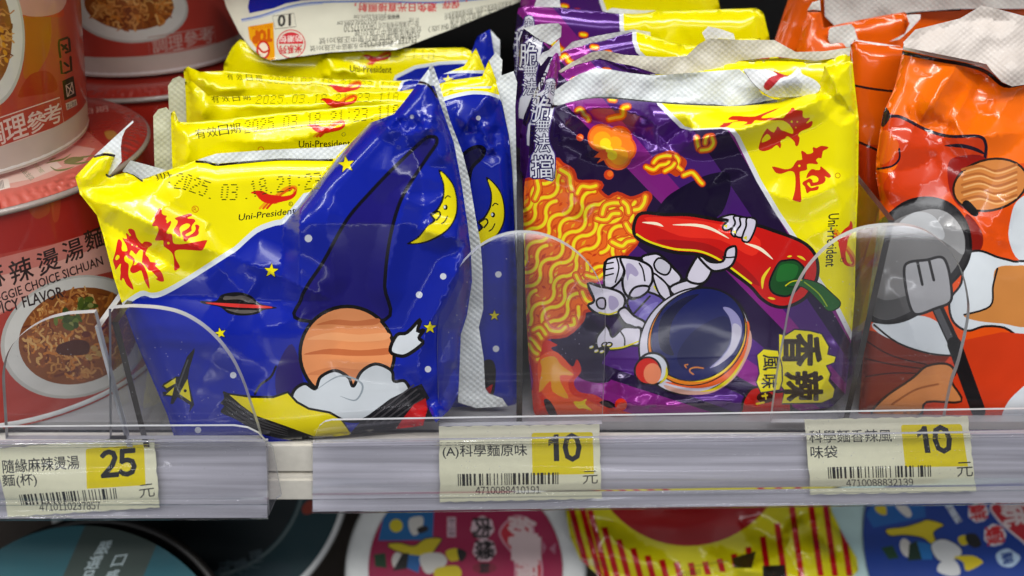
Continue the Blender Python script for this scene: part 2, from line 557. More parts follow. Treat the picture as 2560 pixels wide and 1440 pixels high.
def clear(name, tint=(0.97, 0.97, 0.98), haze=0.05, hazecol=(0.8, 0.8, 0.85), rough=0.03, gloss=1.0, streak=0.0):
    """clear plastic sheet: seen through, mirrored at grazing angles, faintly milky"""
    m, nt, out = newmat(name)
    tr = N(nt, 'ShaderNodeBsdfTransparent'); tr.inputs[0].default_value = (*tint, 1)
    df = N(nt, 'ShaderNodeBsdfDiffuse'); df.inputs[0].default_value = (*hazecol, 1)
    gl = N(nt, 'ShaderNodeBsdfAnisotropic' if False else 'ShaderNodeBsdfGlossy'); gl.inputs['Roughness'].default_value = rough
    m1 = N(nt, 'ShaderNodeMixShader'); m1.inputs[0].default_value = haze
    nt.links.new(tr.outputs[0], m1.inputs[1]); nt.links.new(df.outputs[0], m1.inputs[2])
    fr = N(nt, 'ShaderNodeLayerWeight', Blend=0.5)
    pw = N(nt, 'ShaderNodeMath', operation='POWER'); nt.links.new(fr.outputs['Facing'], pw.inputs[0]); pw.inputs[1].default_value = 5.0
    mu = N(nt, 'ShaderNodeMath', operation='MULTIPLY_ADD'); nt.links.new(pw.outputs[0], mu.inputs[0]); mu.inputs[1].default_value = 0.9 * gloss; mu.inputs[2].default_value = 0.04 * gloss
    m2 = N(nt, 'ShaderNodeMixShader'); nt.links.new(mu.outputs[0], m2.inputs[0])
    nt.links.new(m1.outputs[0], m2.inputs[1]); nt.links.new(gl.outputs[0], m2.inputs[2])
    nt.links.new(m2.outputs[0], out.inputs[0])
    tc = N(nt, 'ShaderNodeTexCoord')
    mp = N(nt, 'ShaderNodeMapping'); mp.inputs['Scale'].default_value = (6, 60, 420) if streak else (40, 40, 40)
    nt.links.new(tc.outputs['Object'], mp.inputs[0])
    no = N(nt, 'ShaderNodeTexNoise', Scale=1.0, Detail=4.0); nt.links.new(mp.outputs[0], no.inputs['Vector'])
    mr = N(nt, 'ShaderNodeMapRange'); nt.links.new(no.outputs[0], mr.inputs[0])
    mr.inputs[3].default_value = haze * (0.2 if streak else 0.6); mr.inputs[4].default_value = haze * (1.9 if streak else 1.4)
    # dust specks and fine scuffs
    sp = N(nt, 'ShaderNodeTexVoronoi', Scale=420.0); nt.links.new(tc.outputs['Object'], sp.inputs['Vector'])
    lt = N(nt, 'ShaderNodeMath', operation='LESS_THAN'); nt.links.new(sp.outputs['Distance'], lt.inputs[0]); lt.inputs[1].default_value = 0.075
    n3 = N(nt, 'ShaderNodeTexNoise', Scale=35.0, Detail=2.0); nt.links.new(tc.outputs['Object'], n3.inputs['Vector'])
    gt = N(nt, 'ShaderNodeMath', operation='GREATER_THAN'); nt.links.new(n3.outputs[0], gt.inputs[0]); gt.inputs[1].default_value = 0.52
    ml = N(nt, 'ShaderNodeMath', operation='MULTIPLY'); nt.links.new(lt.outputs[0], ml.inputs[0]); nt.links.new(gt.outputs[0], ml.inputs[1])
    ms = N(nt, 'ShaderNodeMath', operation='MULTIPLY_ADD'); nt.links.new(ml.outputs[0], ms.inputs[0]); ms.inputs[1].default_value = 0.35
    nt.links.new(mr.outputs[0], ms.inputs[2]); nt.links.new(ms.outputs[0], m1.inputs[0])
    bp = N(nt, 'ShaderNodeBump', Strength=0.10 if streak else 0.05, Distance=0.0004); nt.links.new(no.outputs[0], bp.inputs['Height'])
    nt.links.new(bp.outputs[0], gl.inputs['Normal']); nt.links.new(bp.outputs[0], fr.inputs['Normal'])
    return m

def plain(name, col, rough=0.5, var=0.06, scale=60, bumpd=0.05, coat=0.0, stretch=(1, 1, 1)):
    m, nt, out = newmat(name)
    b = N(nt, 'ShaderNodeBsdfPrincipled'); nt.links.new(b.outputs[0], out.inputs[0])
    b.inputs['Roughness'].default_value = rough; b.inputs['Coat Weight'].default_value = coat
    tc = N(nt, 'ShaderNodeTexCoord'); mp = N(nt, 'ShaderNodeMapping'); mp.inputs['Scale'].default_value = stretch
    nt.links.new(tc.outputs['Object'], mp.inputs[0])
    no = N(nt, 'ShaderNodeTexNoise', Scale=scale, Detail=4.0); nt.links.new(mp.outputs[0], no.inputs['Vector'])
    cr = N(nt, 'ShaderNodeValToRGB'); nt.links.new(no.outputs[0], cr.inputs[0])
    cr.color_ramp.elements[0].position = 0.3; cr.color_ramp.elements[1].position = 0.7
    cr.color_ramp.elements[0].color = (*[c * (1 - var) for c in col], 1); cr.color_ramp.elements[1].color = (*[min(1, c * (1 + var)) for c in col], 1)
    nt.links.new(cr.outputs[0], b.inputs['Base Color'])
    bp = N(nt, 'ShaderNodeBump', Strength=bumpd, Distance=0.0005); nt.links.new(no.outputs[0], bp.inputs['Height']); nt.links.new(bp.outputs[0], b.inputs['Normal'])
    return m

M_FILM = film('printed_foil_film', rough=0.18, coat=0.3, bumpd=0.045, scale=110)
M_SEAL = film('crimped_seal_film', rough=0.5, coat=0.03, bumpd=0.12, scale=120, emboss=0.15)
M_RIDGE = film('ridged_seal_film', rough=0.4, coat=0.1, bumpd=0.1, scale=120, emboss=0.26)
M_CARD = film('printed_card', rough=0.36, coat=0.35, bumpd=0.05, scale=260, var=0.05)
M_LID = film('glossy_printed_lid', rough=0.28, coat=0.5, bumpd=0.22, scale=90, var=0.05)
M_MATT = film('soft_printed_lid', rough=0.5, coat=0.0, bumpd=0.05, scale=200, var=0.05, spec=0.3)
M_TAG = film('matt_label_paper', rough=0.7, coat=0.0, bumpd=0.12, scale=700, var=0.04, spec=0.25)
M_CLEAR = clear('clear_acrylic', haze=0.013, tint=(0.97, 0.972, 0.98))
M_EDGE = plain('cut_acrylic_edge', (0.46, 0.47, 0.49), 0.25, 0.12, 90, 0.1)
M_DARKEDGE = plain('dark_wall_edge', (0.035, 0.03, 0.028), 0.25, 0.3, 90, 0.1)
M_WINDOW = clear('clear_pvc_rail', haze=0.012, hazecol=(0.8, 0.8, 0.9), tint=(0.985, 0.985, 0.99), rough=0.05, streak=1.0)
M_FLAP = clear('tinted_pvc_flap', haze=0.028, hazecol=(0.6, 0.59, 0.68), tint=(0.95, 0.945, 0.965), rough=0.05, streak=1.0)
M_RAILBACK = plain('milky_pvc', (0.54, 0.53, 0.61), 0.25, 0.30, 1.0, 0.4, 0.5, (9, 40, 320))
M_METAL = plain('cream_powder_coat', (0.66, 0.63, 0.56), 0.42, 0.05, 300, 0.15)
M_DECK = plain('grey_shelf_board', (0.27, 0.27, 0.28), 0.4, 0.08, 40, 0.05)
M_DARK = plain('dark_shelf_steel', (0.009, 0.008, 0.008), 0.5, 0.2, 30, 0.05)
M_FLOOR = plain('brown_shelf_board', (0.13, 0.11, 0.095), 0.5, 0.2, 30, 0.05)
M_FOAM = plain('white_foam_board', (0.72, 0.74, 0.74), 0.5, 0.04, 200, 0.1)
M_RIM = plain('grey_lid_rim', (0.30, 0.24, 0.22), 0.35, 0.1, 200, 0.1, 0.3)
M_PALE = plain('pale_green_foam', (0.42, 0.60, 0.60), 0.5, 0.04, 200, 0.1)
# ================================================================== SHELF
DECK = 0.010
shelf = thing('metal_shelf', 'cream metal shelf edge with grey deck carrying the snack packets', 'shelf', (0, 0.2, DECK))
boxm('deck', -0.6, 0.6, 0.0125, 0.50, DECK - 0.004, DECK, M_DECK, shelf)
boxm('front_lip', -0.6, 0.6, 0.0035, 0.0115, -0.0085, 0.0064, M_METAL, shelf, 0.0012)
boxm('lower_lip', -0.6, 0.6, 0.0015, 0.0105, -0.0215, -0.0095, M_METAL, shelf, 0.0012)
boxm('unseen_upper_board', -0.6, 0.6, 0.03, 0.418, 0.315, 0.325, M_METAL, shelf, 0.001)  # shelf board out of view, added to shade the rear rows
back = boxm('shelf_back_wall', -0.9, 0.9, 0.42, 0.43, -0.35, 0.5, M_DARK); back['kind'] = 'structure'
low = boxm('lower_shelf_floor', -0.9, 0.9, 0.03, 0.419, -0.235, -0.225, M_FLOOR); low['kind'] = 'structure'

# ------------------------------------------------------------------ price rails
PROF = [(0.0, -.0062), (.025, -.0066), (.035, -.0094), (.055, -.0098), (.07, -.0088), (.085, -.0094), (.105, -.0082), (.14, -.0084), (.25, -.0098), (.38, -.0108),
        (.50, -.0111), (.62, -.0106), (.72, -.0094), (.755, -.0084), (.77, -.0100), (.80, -.0102), (.815, -.0084), (.88, -.0086), (.945, -.0090),
        (.955, -.0106), (.975, -.0112), (.99, -.0108), (1.0, -.0094)]

def rail(label, x0, x1, top, bot, flap):
    """top/bot: the rail's upper and lower line in photo pixels, each ((xa, ya), (xb, yb))"""
    t = thing('price_rail', label, 'price rail', tuple(on_y([((max(x0, 0) + min(x1, 2560)) / 2, 1180)], -0.005)[0]))
    def ly(l, x): return l[0][1] + (l[1][1] - l[0][1]) * (x - l[0][0]) / (l[1][0] - l[0][0])
    xs = np.linspace(x0, x1, 2)
    pv = np.array([p[0] for p in PROF]); py = np.array([p[1] for p in PROF])
    vv = np.concatenate([np.linspace(a, b, 4, endpoint=False) for a, b in zip(pv[:-1], pv[1:])] + [[1.0]])
    yy = np.interp(vv, pv, py) - 0.0012
    V, F = [], []
    prof = [(v, y) for v, y in zip(vv, yy)] + [(v, y + 0.0009) for v, y in zip(vv[::-1], yy[::-1])]
    n = len(prof)
    for x in xs:
        P = [(x + (v - .5) * (10 if x > 0 else 0) * 0, ly(top, x) + (ly(bot, x) - ly(top, x)) * v) for v, y in prof]
        V += list(on_y(P, np.array([y for v, y in prof])))
    for i in range(n):
        j = (i + 1) % n; F.append((i, j, n + j, n + i))
    capa = list(range(n)); F.append(capa[::-1]); F.append([n + i for i in capa])
    m = raw_mesh('front_window', V, F, True)
    m.polygons[-1].use_smooth = m.polygons[-2].use_smooth = False
    m.polygons[-1].material_index = m.polygons[-2].material_index = 1
    link('front_window', m, [M_WINDOW, M_EDGE], t)
    extrude_px('label_flap', flap, -0.0076, 0.0010, [M_FLAP, M_EDGE], t)
    bw = [(x0 + 3, ly(top, x0) + 8), (x1 - 3, ly(top, x1) + 8), (x1 - 3, ly(bot, x1) - 6), (x0 + 3, ly(bot, x0) - 6)]
    extrude_px('back_strip', bw, -0.0010, 0.0020, [M_RAILBACK, M_RAILBACK], t)
    return t

rail('clear plastic price rail holding the 25 label under the red cups', -300, 671, ((0, 1101), (668, 1097)), ((0, 1302), (668, 1300)),
     spl([(-300, 1073)], True, 1).tolist() + [(0, 1068), (300, 1066), (585, 1065), (618, 1070), (645, 1083), (664, 1104), (-300, 1108)])
rail('long clear plastic price rail holding both 10 labels', 779, 2900, ((780, 1100), (2560, 1075)), ((780, 1285), (2560, 1262)),
     [(786, 1104), (789, 1086), (798, 1066), (812, 1055), (830, 1051), (1700, 1037), (2560, 1023), (2900, 1018), (2900, 1076)])

# end clip of the left rail, where the shelf lip shows
clip = [(664, 1104), (681, 1120), (689, 1165), (703, 1240), (690, 1248), (672, 1290), (669, 1200)]
c_ = extrude_px('rail_end_clip', clip, -0.0046, 0.0012, [M_FLAP, M_EDGE])
tag(c_, 'small clear end clip between the two price rails', 'rail clip')

# ------------------------------------------------------------------ price labels
EAN_L = ['0001101', '0011001', '0010011', '0111101', '0100011', '0110001', '0101111', '0111011', '0110111', '0001011']
EAN_P = ['LLLLLL', 'LLGLGG', 'LLGGLG', 'LLGGGL', 'LGLLGG', 'LGGLLG', 'LGGGLL', 'LGLGLG', 'LGLGGL', 'LGGLGL']
def ean(code):
    d = [int(c) for c in code]; s = '101'
    for k, p in zip(d[1:7], EAN_P[d[0]]):
        L = EAN_L[k]; s += L if p == 'L' else ''.join('1' if c == '0' else '0' for c in L)[::-1]
    s += '01010'
    for k in d[7:]: s += ''.join('1' if c == '0' else '0' for c in EAN_L[k])
    return s + '101'

def price_label(label, quad, lines, price, code, yel, bar, num, pr, yuan, plane_y=-0.0030, seed=1):
    A = Art()
    INK = '26282c'
    yq = np.array(yel, float)
    def Q(q, u, v):
        tl, tr, br, bl = (np.array(k, float) for k in q)
        return tl + (tr - tl) * u + (bl - tl) * v + (br - tr - bl + tl) * u * v
    r = []
    rad = 0.045
    for (cx, cy, a0) in ((rad, rad * 1.4, 180), (1 - rad, rad * 1.4, 270)):
        for k in range(6):
            a = math.radians(a0 + 18 * k); r.append(Q(yel, cx + rad * math.cos(a), cy + rad * 1.4 * math.sin(a)))
    r += [Q(yel, 1, 1), Q(yel, 0, 1)]
    A.fill('f0dc00', r)
    for s, tl, tr, bl in lines: A.text(INK, s, tl, tr, bl, 0.009)
    A.digits('1e2024', price, *pr, 0.036)
    bits = ean(code)
    bq = [np.array(b, float) for b in bar]     # tl tr br bl
    i = 0
    while i < len(bits):
        if bits[i] == '1':
            j = i
            while j < len(bits) and bits[j] == '1': j += 1
            a, b = i / len(bits), j / len(bits)
            A.fill('1c1d20', [Q(bq, a, 0), Q(bq, b, 0), Q(bq, b, 1), Q(bq, a, 1)])
            i = j
        else: i += 1
    A.digits(INK, code, *num, 0.012)
    A.text(INK, '元', *yuan, -0.004)
    # perforated top edge, cut sides
    q = [np.array(k, float) for k in quad]
    out = []
    rs = random.Random(seed)
    for a, b, per in ((q[0], q[1], 8), (q[1], q[2], 3), (q[2], q[3], 8), (q[3], q[0], 2)):
        n = per * 4
        nr = np.array([-(b - a)[1], (b - a)[0]]); nr /= np.hypot(*nr)
        for k in range(n):
            out.append(a + (b - a) * k / n + nr * (2.2 if k % 4 == 2 else rs.uniform(-0.5, 0.5)))
    f = lambda P: on_y(P, plane_y - 0.0005 * np.sin((np.asarray(P)[:, 1] - q[0][1]) / 60))
    bk = lambda P: on_y(P, plane_y + 0.0006)
    o = sheet('price_label', out, A, 'f4f3d4', f, M_TAG, None, 14, back=bk, backcol='f4f3d4')
    tag(o, label, 'price label', 'price labels in the rails')
    return o

price_label('cream price label marked 25 in the rail below the red cups',
    [(-14, 1122), (386, 1087), (399, 1269), (20, 1293)],
    [('隨緣麻辣燙湯', (5, 1150), (196, 1138), (8, 1184)), ('麵(杯)', (4, 1187), (90, 1183), (8, 1221))],
    '25', '4710110237857',
    [(214, 1122), (360, 1111), (364, 1213), (217, 1222)],
    [(47, 1237), (289, 1220), (293, 1247), (54, 1264)],
    [(97, 1259), (250, 1254), (99, 1278)],
    [(250, 1128), (341, 1121), (252, 1194)],
    [(346, 1213), (384, 1208), (350, 1246)], seed=2)
price_label('cream price label marked 10 at the middle of the long rail',
    [(1097, 1066), (1498, 1060), (1505, 1247), (1099, 1256)],
    [('(A)科學麵原味', (1106, 1114), (1317, 1111), (1107, 1147))],
    '10', '4710088410191',
    [(1329, 1082), (1482, 1080), (1485, 1185), (1331, 1188)],
    [(1144, 1185), (1396, 1181), (1396, 1210), (1145, 1215)],
    [(1188, 1217), (1351, 1215), (1189, 1236)],
    [(1361, 1087), (1452, 1085), (1363, 1153)],
    [(1456, 1178), (1494, 1176), (1457, 1211)], seed=3)
price_label('cream price label marked 10 below the orange bag',
    [(2011, 1048), (2420, 1040), (2441, 1229), (2026, 1237)],
    [('科學麵香辣風', (2022, 1076), (2228, 1073), (2024, 1107)), ('味袋', (2026, 1115), (2093, 1114), (2027, 1146))],
    '10', '4710088832139',
    [(2252, 1062), (2404, 1060), (2420, 1166), (2263, 1168)],
    [(2069, 1168), (2327, 1163), (2328, 1192), (2071, 1197)],
    [(2114, 1199), (2283, 1196), (2116, 1217)],
    [(2280, 1066), (2374, 1065), (2290, 1132)],
    [(2391, 1156), (2431, 1154), (2393, 1193)], seed=5)

# ------------------------------------------------------------------ clear dividers
def wall(x, y0, y1, ztop, parent, mats, th=0.0022):
    o = boxm('side_wall', x - th / 2, x + th / 2, y0, y1, DECK + 0.0004, ztop, [M_CLEAR] + mats, parent, 0.0)
    for p in o.data.polygons:
        if p.normal.y < -0.9 or p.normal.z > 0.9: p.material_index = 1

def edged_plate(name, poly, y, parent):
    return extrude_px(name, poly, y, 0.0022, [M_CLEAR, M_EDGE], parent)

d = thing('shelf_divider', 'low clear divider whose plate covers the lower left of the blue packet', 'divider', tuple(on_y([(300, 1060)], -0.003)[0]), 'clear dividers along the shelf')
edged_plate('front_plate', [(274, 1098), (272, 772)] + spl([(330, 768), (400, 773), (460, 789), (520, 828), (570, 885), (602, 945), (625, 1010), (645, 1070)], False, 5).tolist() + [(652, 1098)], -0.0058, d)
wall(-0.1379, -0.0034, 0.14, 0.0664, d, [M_DARKEDGE])
d = thing('shelf_divider', 'low clear divider with its rounded plate before the red cup', 'divider', tuple(on_y([(150, 1060)], -0.003)[0]), 'clear dividers along the shelf')
edged_plate('front_plate', [(318, 1098), (236, 782)] + spl([(170, 786), (115, 800), (60, 832), (22, 875), (6, 930), (8, 1000)], False, 5).tolist() + [(14, 1098)], -0.0058, d)
wall(-0.1443, -0.0034, 0.14, 0.0645, d, [M_EDGE])
d = thing('shelf_divider', 'tall clear divider with a rounded plate between the blue bags and the purple bag', 'divider', tuple(on_y([(1300, 1050)], 0.004)[0]), 'clear dividers along the shelf')
edged_plate('front_plate', spl([(1098, 1066), (1094, 940), (1095, 820), (1108, 750), (1140, 680), (1190, 625), (1245, 594), (1300, 583), (1360, 590), (1420, 617), (1470, 660), (1500, 710), (1513, 770), (1512, 900), (1506, 1060)], False, 5).tolist(), 0.0040, d)
wall(0.0028, 0.0064, 0.30, 0.0985, d, [M_DARKEDGE])
d = thing('shelf_divider', 'tall clear divider with a rounded plate between the purple bag and the orange bag', 'divider', tuple(on_y([(2180, 1050)], 0.008)[0]), 'clear dividers along the shelf')
edged_plate('front_plate', spl([(1928, 1056), (1945, 930), (1962, 840), (1975, 770), (1992, 720), (2025, 665), (2080, 610), (2150, 575), (2230, 564), (2300, 573), (2360, 610), (2402, 670), (2421, 740), (2422, 800), (2400, 900), (2380, 960), (2360, 1056)], False, 5).tolist(), 0.0080, d)
wall(0.1300, 0.0104, 0.24, 0.0990, d, [M_DARKEDGE])
# ================================================================== PACKET ARTWORK
YEL, BLU, WHT, BLK, RED = 'ecdf00', '0d1f96', 'd3dade', '100d0e', 'cf1b14'
ORG, PUR, MAG, DPU = 'f06a08', '4e2078', '8c2488', '271440'

def aff(o, ux, uy):
    o, ux, uy = (np.asarray(k, float) for k in (o, ux, uy))
    return lambda pts: [tuple(o + ux * x + uy * y) for x, y in np.asarray(pts, float)]

def bird(A, T):
    """small red bird mark with an orange ribbon tail; drawn in units 0..320 x 0..150"""
    b = spl([(0, 40), (30, 26), (80, 28), (125, 52), (175, 60), (225, 68), (275, 60), (305, 38), (318, 20), (312, 60), (275, 92), (200, 110), (160, 120), (100, 110), (60, 84), (35, 52)], True, 4)
    A.line('e8920c', T(spl([(180, 60), (235, 18), (285, 4), (312, 14), (300, 45)], False, 5)), 7)
    A.line('d8400e', T(spl([(200, 64), (255, 22), (290, 12), (304, 20)], False, 5)), 5)
    A.line('e0600c', T(spl([(190, 72), (245, 38), (282, 24)], False, 5)), 4)
    for x, c in ((100, 'e8a00c'), (124, 'dd5a10'), (150, 'd8300f')):
        A.line(c, T([(x, 108), (x - 38, 148)]), 5.5)
    A.fill('d4200f', T(b))

DOT = {'0': ['01110', '10001', '10001', '10001', '10001', '10001', '01110'], '1': ['00100', '01100', '00100', '00100', '00100', '00100', '00100'],
       '2': ['01110', '10001', '00001', '00110', '01000', '10000', '11111'], '3': ['11110', '00001', '00001', '01110', '00001', '00001', '11110'],
       '5': ['11111', '10000', '11110', '00001', '00001', '10001', '01110'], '8': ['01110', '10001', '10001', '01110', '10001', '10001', '01110'],
       '.': ['00000'] * 6 + ['00100'], ':': ['00000', '00100', '00000', '00000', '00100', '00000', '00000'],
       'A': ['01110', '10001', '10001', '11111', '10001', '10001', '10001']}
def dots(A, s, path, h, slant=0.25, size=0.46, pitch=0.72, col='3a3806'):
    """dot printed date along a polyline of cell tops; h = letter height"""
    path = np.asarray(path, float)
    seg = np.hypot(*np.diff(path, axis=0).T); cum = np.concatenate([[0], np.cumsum(seg)])
    n = len(s); tot = cum[-1]
    cells = []
    for k, ch in enumerate(s):
        g = DOT.get(ch)
        if g is None: continue
        for j, row in enumerate(g):
            for i, b in enumerate(row):
                if b == '1':
                    u = (k + (i / 5) * pitch + 0.1) / n * tot
                    x = np.interp(u, cum, path[:, 0]); y = np.interp(u, cum, path[:, 1])
                    k2 = min(np.searchsorted(cum, u, 'right') - 1, len(seg) - 1)
                    d = (path[k2 + 1] - path[k2]) / seg[k2]; nn = np.array([-d[1], d[0]])
                    c = np.array([x, y]) + nn * h * j / 6 - d * slant * h * (j / 6 - 0.5)
                    w = h / 7 * size
                    cells.append([c - d * w - nn * w * .55, c + d * w - nn * w * .55, c + d * w + nn * w * .55, c - d * w + nn * w * .55])
    A.fill(col, *cells)

def wavy(p0, p1, amp, wl, ph=0.0, n=None):
    p0, p1 = np.array(p0, float), np.array(p1, float)
    v = p1 - p0; L = np.hypot(*v); v /= L; nn = np.array([-v[1], v[0]])
    k = n or max(6, int(L / 5))
    s = np.linspace(0, L, k)
    w = np.sin(2 * math.pi * s / wl + ph)
    w = np.sign(w) * np.abs(w) ** 0.8
    return p0 + v * s[:, None] + nn * (amp * w)[:, None]

def noodle(A, pts, w=1.0, cols=('a82408', 'e06a10', 'e8d418')):
    A.line(cols[0], pts, 30 * w); A.line(cols[1], pts, 23 * w); A.line(cols[2], pts, 10.5 * w)

def moon(A, T):
    """crescent with a sleepy smile, units of the tracing"""
    A.fill(BLK, T(spl([(950, 298), (1000, 330), (1045, 395), (1066, 490), (1058, 580), (1010, 660), (930, 715), (850, 742), (760, 744), (820, 705), (870, 650), (893, 625), (918, 600), (900, 565), (938, 535), (972, 470), (978, 390)], True, 4)))
    A.fill('e3d40a', T(spl([(962, 312), (1000, 342), (1040, 402), (1058, 490), (1050, 575), (1005, 652), (925, 705), (850, 733), (785, 737), (835, 705), (885, 640), (915, 622), (935, 598), (915, 570), (945, 545), (982, 475), (986, 390)], True, 4)))
    A.line(BLK, T(spl([(970, 622), (990, 606), (1004, 578)], False, 4)), 3.2)
    A.line(BLK, T(spl([(918, 566), (950, 548), (962, 570), (940, 600)], False, 4)), 4)
    A.fill(BLK, T(ell(993, 524, 13, 16))); A.fill(WHT, T(ell(988, 522, 6, 9)))
    A.line(BLK, T(spl([(990, 470), (1005, 455), (1022, 462)], False, 4)), 3)

FRONT = 'snack noodle packets standing on the shelf'

def packet(name, label, sil, art, base, plane, grid=12, H=0.007, w=70, mods=(), crumple=0.0007, seed=0.0, group=FRONT, thick=0.007, metal=0.0, backcol='c9ccd0', cat='noodle packet'):
    sil = np.asarray(sil, float)
    f = bagmap(plane, sil, H, w, mods, crumple, seed)
    bk = bagmap(plane, sil, thick, w * 1.3, mods, 0, seed, -1)
    ctr = f(sil); lo = ctr[ctr[:, 2].argmin()]
    t = thing(name, label, cat, (float(ctr[:, 0].mean()), float(lo[1]), max(DECK, float(lo[2]))), group)
    sheet('wrapper', sil, art, base, f, M_FILM, t, grid, metal, bk, backcol)
    return t

def seal(parent, poly, plane, mods=(), art=None, base='d9dedf', grid=10, name='seal_strip', amp=0.0012, seed=1.0, label=None, mat=None):
    poly = np.asarray(poly, float)
    g = bagmap(plane, poly, 0.0, 50, list(mods) + [lambda P: amp * vnoise(P, 90, seed, 2)], 0, seed)
    return sheet(name, poly, art, base, g, mat or M_SEAL, parent, grid, label=label)

def fine_creases(seed, box, n, amp=0.0013, w=60):
    """long, nearly straight handling folds"""
    rs = random.Random(seed); out = []
    for k in range(max(3, n // 2)):
        x, y = rs.uniform(box[0], box[2]), rs.uniform(box[1], box[3]); a = rs.uniform(0, 6.28); L = rs.uniform(110, 340)
        b = a + rs.uniform(-.18, .18)
        p = [(x, y), (x + math.cos(a) * L / 2, y + math.sin(a) * L / 2), (x + math.cos(a) * L / 2 + math.cos(b) * L / 2, y + math.sin(a) * L / 2 + math.sin(b) * L / 2)]
        out.append(crease(p, amp * rs.choice((1, 1, -1)) * rs.uniform(.6, 1.2), w * rs.uniform(.7, 1.4), 1.2))
    return out

# ================================================================== BLUE PACKETS
# ---- front one, twisted so that its blue side stands out
b1 = [(188, 442), (235, 391), (262, 381), (289, 385), (271, 437), (290, 437), (316, 430), (335, 437), (353, 449), (413, 428), (491, 400), (512, 402), (542, 409), (600, 404), (700, 396), (800, 398),
      (836, 396), (870, 362), (925, 307), (943, 301), (985, 285), (1014, 249), (1047, 205), (1072, 172), (1097, 249), (1135, 358), (1154, 460), (1170, 569), (1177, 626), (1180, 703), (1168, 786), (1152, 837),
      (1150, 895), (1146, 984), (1126, 1022), (1090, 1057), (1070, 1018), (1058, 1064), (900, 1084), (760, 1100), (650, 1106), (440, 1108), (418, 1036), (387, 964), (338, 849), (307, 764), (284, 693), (258, 591), (242, 538), (200, 485)]
A = Art()
edge = spl([(300, 776), (353, 741), (382, 745), (411, 738), (470, 705), (570, 641), (592, 627), (642, 583), (686, 565), (706, 561), (722, 545), (775, 480), (820, 424), (870, 365), (925, 307)], False, 4)
up = edge + np.array([-3, -13])
side = [(943, 290), (1075, 140), (1300, 500), (1300, 1200), (300, 1200)]
A.fill(WHT, list(up[:44]) + [tuple(edge[44])] + side + [(286, 790)])
A.fill(BLU, list(edge) + side)
# hat-shaped violet swoosh and the pale planet under it
hat = Z(2.4, 700, 300, [(120, 1200), (125, 1080), (170, 985), (260, 850), (400, 600), (550, 425), (690, 280), (860, 120), (915, 100), (940, 112), (935, 150), (890, 215), (800, 350), (730, 470), (680, 620), (645, 800), (628, 1000), (628, 1200)])
hat = spl(hat, True, 5)
A.fill('1b156e', hat); A.line('0b0918', hat, 9, True)
A.line(BLK, spl(Z(3.048, 260, 700, [(1150, 870), (1190, 800), (1270, 740), (1310, 660)]), False, 5), 6)
pl = circ(868, 884, 118, 44)
A.fill('22145e', spl([(700, 1010), (690, 930), (730, 860), (760, 960), (760, 1030)], True, 5))
A.out('d88a58', BLK, pl, 9)
for yy, hh, cc in ((806, 12, 'c06c40'), (842, 18, 'e09a68'), (880, 14, 'b8643a'), (930, 20, 'c87a4c')):
    xw = math.sqrt(max(110 ** 2 - (yy - 884) ** 2, 0))
    A.fill(cc, spl([(868 - xw, yy + 6), (868 - xw * .4, yy - hh * .6), (868 + xw * .3, yy - hh * .3), (868 + xw, yy - 10), (868 + xw * .95, yy + hh * .4), (868 + xw * .2, yy + hh * .7), (868 - xw * .5, yy + hh * .4)], True, 4))
cl = spl(Z(3.048, 260, 700, [(1440, 920), (1450, 840), (1530, 790), (1610, 830), (1650, 740), (1760, 690), (1860, 740), (1900, 810), (1960, 700), (2070, 640), (2190, 690), (2210, 770), (2290, 770), (2330, 850), (2270, 920), (2140, 960), (1960, 1070), (1800, 1062), (1560, 985)]), True, 6)
A.out('c6ccd2', BLK, cl, 8)
A.line('8a949c', spl([(790, 975), (850, 940), (905, 960), (890, 1000), (850, 990)], False, 6), 5, taper=True)
tl = spl(Z(3.048, 260, 700, [(2180, 540), (2230, 420), (2310, 400), (2410, 300), (2390, 390), (2440, 380), (2400, 440), (2430, 480), (2330, 560), (2260, 580)]), True, 4)
A.out('c6ccd2', BLK, tl, 9)
# ribbon
rb = Z(3.048, 260, 700, [(950, 868), (1120, 890), (1290, 892), (1400, 855), (1470, 930), (1560, 980), (1720, 1010), (1810, 1060), (1900, 1200), (1600, 1200), (1380, 1120), (1150, 1040), (1040, 960)])
st = Z(3.048, 260, 700, [(905, 850), (950, 866), (1040, 955), (1150, 1035), (1380, 1115), (1600, 1190), (1700, 1260), (1300, 1200), (1150, 1150), (1000, 1060), (890, 1010), (915, 960), (885, 940), (915, 900)])
A.fill(BLK, spl(st, True, 3)); A.out('dccb08', BLK, rb, 6)
for k in range(4):
    A.line('3c3a3c', spl(Z(3.048, 260, 700, [(930, 895 + 32 * k), (1030, 965 + 34 * k), (1180, 1060 + 24 * k), (1400, 1140 + 16 * k)]), False, 5), 5.5, taper=True)
fold = Z(3.048, 260, 700, [(1960, 1070), (2180, 905), (2330, 830), (2420, 790), (2480, 900), (2300, 1060), (2250, 1200), (1850, 1200)])
A.fill('17161a', fold)
for k in range(4): A.line('423f42', Z(3.048, 260, 700, [(2000 + 55 * k, 1085 + 3 * k), (2360 + 22 * k, 800 + 34 * k)]), 4)
A.fill('c0181c', Z(3.048, 260, 700, [(2360, 950), (2450, 900), (2470, 1000), (2420, 1200), (2180, 1200), (2290, 1040)]))
